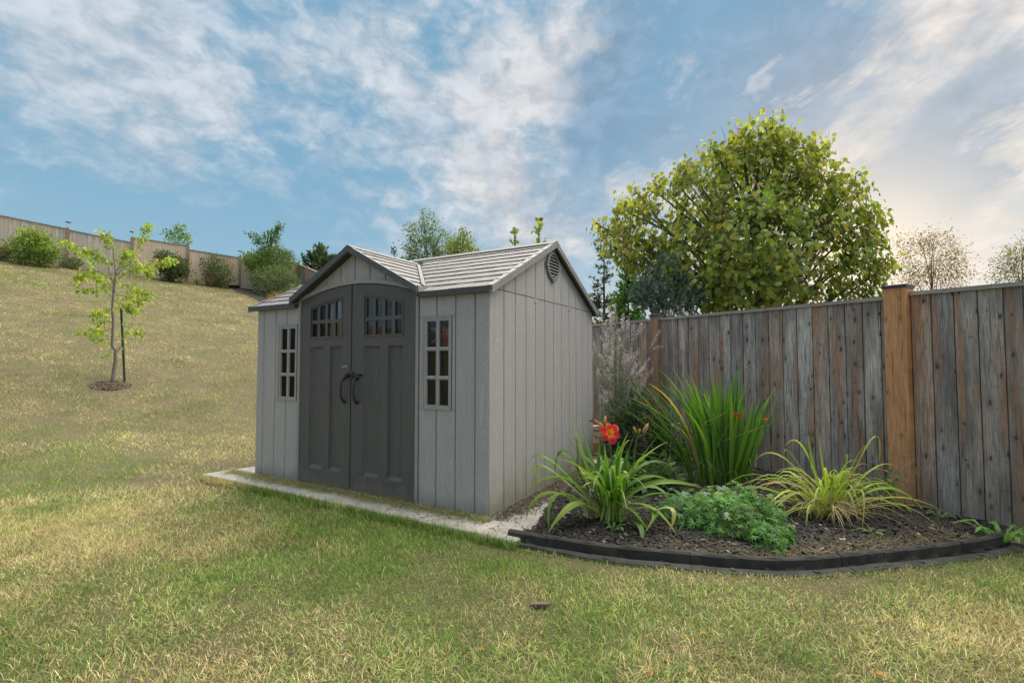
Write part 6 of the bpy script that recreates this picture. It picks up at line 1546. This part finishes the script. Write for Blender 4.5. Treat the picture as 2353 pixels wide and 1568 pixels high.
def mulch():
    n = 90000; x = rng.uniform(-.2, 4.2, n); y = rng.uniform(2.9, 8.2, n); keep = inside(BEDA, x, y) & (poly_dist(BEDA, x, y) > .02) & (rng.uniform(size=n) < np.clip(1.5 - (y - 3) * .28, .25, 1)); x, y = x[keep], y[keep]; n = len(x)
    cols = mixcol(n, [(.010, .009, .009), (.018, .016, .015), (.034, .030, .027), (.12, .10, .075), (.24, .19, .13)], [6, 5, 2, .3, .25], .25)
    chips('mulch_chips', x, y, bed_z(x, y) + rng.uniform(-.002, .014, n), rng.uniform(.015, .06, n), rng.uniform(.006, .02, n), cols, 'chips', .38, kind='stuff')
    # straw and clippings lying on the mulch at the front
    n = 2600; q = rng.integers(0, len(EC), n); d = np.abs(rng.normal(0, .10, n)) + .04; x = EC[q, 0] + rng.normal(0, .05, n) ; y = EC[q, 1] + d; k = (x > 1.0) & (x < 3.3) & inside(BEDA, x, y); x, y = x[k], y[k]; n = len(x)
    blades('dry_straw', x, y, bed_z(x, y) + .012, rng.uniform(.03, .09, n), rng.uniform(.0015, .003, n), mixcol(n, [(.34, .27, .15), (.26, .20, .11), (.20, .20, .08)]), lean=(1.2, 1.55), kind='stuff')

def blades(name, x, y, z, h, w, cols, lean=(.15, .95), segs=2, bend=.5, **t):
    n = len(x); az = rng.uniform(0, 6.28, n); le = rng.uniform(*lean, n); d = np.stack([np.cos(az), np.sin(az), np.zeros(n)], -1); fa = az + rng.normal(1.57, .6, n); s = np.stack([np.cos(fa), np.sin(fa), np.zeros(n)], -1) * (w * .5)[:, None]
    B = np.stack([x, y, z], -1); up = np.array([0, 0, 1.0]); le2 = np.minimum(le + bend * rng.uniform(.3, 1.2, n), 1.57)
    Mid = B + (d * np.sin(le)[:, None] + up * np.cos(le)[:, None]) * (h * .55)[:, None]; Tip = Mid + (d * np.sin(le2)[:, None] + up * np.cos(le2)[:, None]) * (h * .45)[:, None]
    if segs == 2:
        V = np.stack([B - s, B + s, Mid + s * .85, Mid - s * .85, Tip], 1); T = np.array([(0, 1, 2), (0, 2, 3), (3, 2, 4)]); k = 5
        cc = np.stack([cols, cols, cols, cols, cols * 1.06], 1)
    else:
        V = np.stack([B - s, B + s, Tip], 1); T = np.array([(0, 1, 2)]); k = 3; cc = np.stack([cols, cols, cols], 1)
    F = (T[None] + (np.arange(n) * k)[:, None, None]).reshape(-1, 3)
    return mesh_obj(name, np_mesh(name, V.reshape(-1, 3), F, np.clip(cc.reshape(-1, 3), 0, 1)), MAT['grass'], None, **t)
mulch()

PADW = np.array([tuple(shw(u, v).xy) for u, v in PAD]); EDGE_OUT = np.array([(p[0] + .0, p[1] - .10) for p in EC])
LAWN_HOLE = np.concatenate([BEDA, ])
def lawn_ok(x, y):
    k = ~inside(PADW, x, y) & ~inside(BEDA, x, y) & ~(poly_dist(EC, x, y, False) < .105) & ~inside(CORNER, x, y) & (((x - RINGC.x) / .34) ** 2 + ((y - RINGC.y) / .30) ** 2 > rng.uniform(.6, 1.15, len(x)))
    f = (6.355 - .639 * y) - x; k &= ~((f < .03) & (y < 9)); 
    s = (x - HC.x) * HN.x + (y - HC.y) * HN.y; k &= s > .12
    return k
def green_share(x, y):
    u, v = to_shed(x, y); g = .45 + 1.5 * (fbm(x * .9, y * .9, 21, 5) - .5) + .9 * (fbm(x * 3.3, y * 3.3, 5, 3) - .5) + .8 * sstep(7, 12, y) * (fbm(x * .45, y * 1.3, 61, 4) - .5)
    g = g + .12 * sstep(6.5, 2.5, y)                                          # greener on the flat
    shade = np.exp(-(np.maximum(-(v + .3) - .02, 0) / .42) ** 2) * sstep(-3.2, -2.5, u) * sstep(.6, .1, u); g = g + .62 * shade * (v < -.2)
    for px, py, r, a in ((60, 1090, .8, .8), (215, 1082, .5, .75), (20, 1108, .7, .6), (150, 1100, .5, .5), (120, 1165, .18, .6), (1130, 1240, .35, .3), (1430, 1285, .5, .3), (2200, 1300, .5, .25), (370, 1330, .5, .2), (1000, 1420, .5, .2)):
        p = on_terrain(px, py) if py < 1120 else onz(px, py, -.05); g = g + a * np.exp(-((x - p.x) ** 2 + (y - p.y) ** 2) / r ** 2)
    for px, py, r, a in ((400, 1130, .5, -.30), (560, 1010, .5, -.3), (1260, 1360, .35, -.3), (1420, 1400, .4, -.15), (1180, 1345, .2, -.25), (480, 1120, .3, -.4)):
        p = on_terrain(px, py) if py < 1120 else onz(px, py, -.05); g = g + a * np.exp(-((x - p.x) ** 2 + (y - p.y) ** 2) / r ** 2)
    return np.clip(g, .03, .97)
def grass_cols(x, y, far=0.0):
    n = len(x); g = green_share(x, y); isg = rng.uniform(size=n) < g; br = (.50 + .60 * fbm(x * 1.7, y * 1.7, 40, 5) + .40 * fbm(x * 6, y * 6, 43, 3))[:, None]
    br = 1 + (br - 1) * (1 + 1.1 * sstep(5, 11, y))[:, None]; br = np.clip(br * (1 + .10 * sstep(6, 12, y))[:, None], .3, 1.9)
    gr = mixcol(n, [(.16, .255, .05), (.23, .32, .07), (.095, .185, .04), (.31, .365, .11)], [4, 3, 2.5, 2], .28); st = mixcol(n, [(.60, .50, .27), (.50, .415, .215), (.33, .265, .135), (.46, .41, .18), (.70, .62, .37)], [4, 4, 2.6, 2.4, 1.6], .3)
    if far > 0: gr = gr * (1 - far) + np.array([.36, .335, .12]) * far
    return np.where(isg[:, None], gr, st) * br
def lawn():
    def zone(name, n, ymin, ymax, wpx, h, w, segs, lean, dens=None, far=0.0):
        y = np.sqrt(rng.uniform(ymin ** 2, ymax ** 2, n)); x = rng.uniform(-1, 1, n) * (y * 1.08 + wpx + 1.7); side_ = np.abs(x) > y * 1.08 + wpx; k = lawn_ok(x, y); pr = np.where(side_, .45, 1.0)      # thinner outside the picture
        if ymin > 2: pr *= sstep(ymin, ymin * 1.3, y)
        if ymax < 28: pr *= 1 - sstep(ymax / 1.3, ymax, y)
        k &= rng.uniform(size=n) < pr; x, y = x[k], y[k]; n = len(x)
        tall = .35 + 1.4 * fbm(x * 2.3, y * 2.3, 77, 4); hh = rng.uniform(.55, 1.25, n) * h * (tall if ymin < 3 else tall ** 1.6 * 1.1)
        if ymin < 4: hh *= .38 + .62 * sstep(.10, .42, poly_dist(EC[::4], x, y, False))
        blades(name, x, y, terr(x, y) - .004, hh, rng.uniform(.6, 1.4, n) * w * np.where(side_[k], 1.6, 1.0), grass_cols(x, y, far), lean, segs, kind='stuff')
    zone('lawn_grass', 600000, 1.25, 5.0, .35, .046, .0027, 2, (.3, 1.35))
    zone('lawn_grass', 280000, 3.85, 9.2, .4, .050, .0048, 1, (.3, 1.3), far=.08)
    zone('lawn_grass', 265000, 7.1, 18.5, .5, .056, .0085, 1, (.3, 1.25), far=.15)
    zone('lawn_grass', 230000, 14.2, 29, .6, .065, .017, 1, (.3, 1.2), far=.2)
    # longer tufts against the pad, the edging and the fence
    n = 5200; q = rng.uniform(0, 1, n); u = -3.5 + 3.95 * q; v = -.325 - np.abs(rng.normal(0, .03, n)); P = np.array([tuple(shw(a, b).xy) for a, b in zip(u, v)]); x, y = P[:, 0], P[:, 1]
    blades('edge_grass', x, y, terr(x, y), rng.uniform(.05, .105, n), rng.uniform(.0025, .0042, n), grass_cols(x, y), (.05, .7), kind='stuff')
    n = 2600; q = rng.integers(0, len(EC), n); x = EC[q, 0] + rng.normal(0, .03, n); y = EC[q, 1] - .105 - np.abs(rng.normal(0, .02, n)); blades('edge_grass', x, y, terr(x, y), rng.uniform(.015, .035, n), rng.uniform(.002, .0035, n), grass_cols(x, y), (.2, 1.0), kind='stuff')
    # clippings along the shed front and debris along its side
    n = 9500; u = rng.uniform(-3.4, .05, n); v = -.014 - np.abs(rng.normal(0, .085, n)) * (.15 + 1.7 * fbm(u * 3.1, u * 0 + 2.2, 8, 4)) - rng.uniform(0, .03, n); P = np.array([tuple(shw(a, b).xy) for a, b in zip(u, v)]); k = v > -.24
    x, y = P[k, 0], P[k, 1]; n = len(x); blades('grass_clippings', x, y, .003 + rng.uniform(0, .012, n), rng.uniform(.025, .065, n), rng.uniform(.002, .0036, n), mixcol(n, [(.20, .25, .08), (.15, .20, .06), (.36, .33, .15), (.46, .37, .19)], [4, 3, 3.5, 2.4]), (.85, 1.5), kind='stuff')
    n = 8000; u = .02 + np.abs(rng.normal(0, .10, n)); v = rng.uniform(-.02, 2.3, n); k = (rng.uniform(size=n) < .30 + .70 * (v > .2)) & (u < .42); u, v = u[k], v[k]; P = np.array([tuple(shw(a, b).xy) for a, b in zip(u, v)]); n = len(P)
    chips('bark_debris', P[:, 0], P[:, 1], .006 + rng.uniform(0, .012, n), rng.uniform(.008, .04, n), rng.uniform(.004, .012, n), mixcol(n, [(.04, .033, .027), (.07, .055, .04), (.12, .095, .065), (.025, .021, .018)], None, .2), 'chips', .3, kind='stuff')
    n = 170; u = rng.uniform(-.9, .45, n); v = rng.uniform(-.31, -.03, n); P = np.array([tuple(shw(a, b).xy) for a, b in zip(u, v)])
    chips('bark_debris', P[:, 0], P[:, 1], .005 + rng.uniform(0, .004, n), rng.uniform(.006, .035, n), rng.uniform(.003, .009, n), mixcol(n, [(.05, .04, .03), (.10, .08, .06)], None, .2), 'chips', .3, kind='stuff')
    c = RINGC; n = 1500; a = rng.uniform(0, 6.28, n); r = np.sqrt(rng.uniform(0, 1, n)); x = c.x + .32 * r * np.cos(a); y = c.y + .29 * r * np.sin(a)
    chips('mulch_chips', x, y, terr(x, y) + .026 * (1 - r) + .010, rng.uniform(.02, .07, n), rng.uniform(.008, .02, n), mixcol(n, [(.06, .035, .022), (.10, .06, .04), (.17, .115, .08), (.04, .03, .02)], None, .2), 'chips', .35, kind='stuff')
lawn()
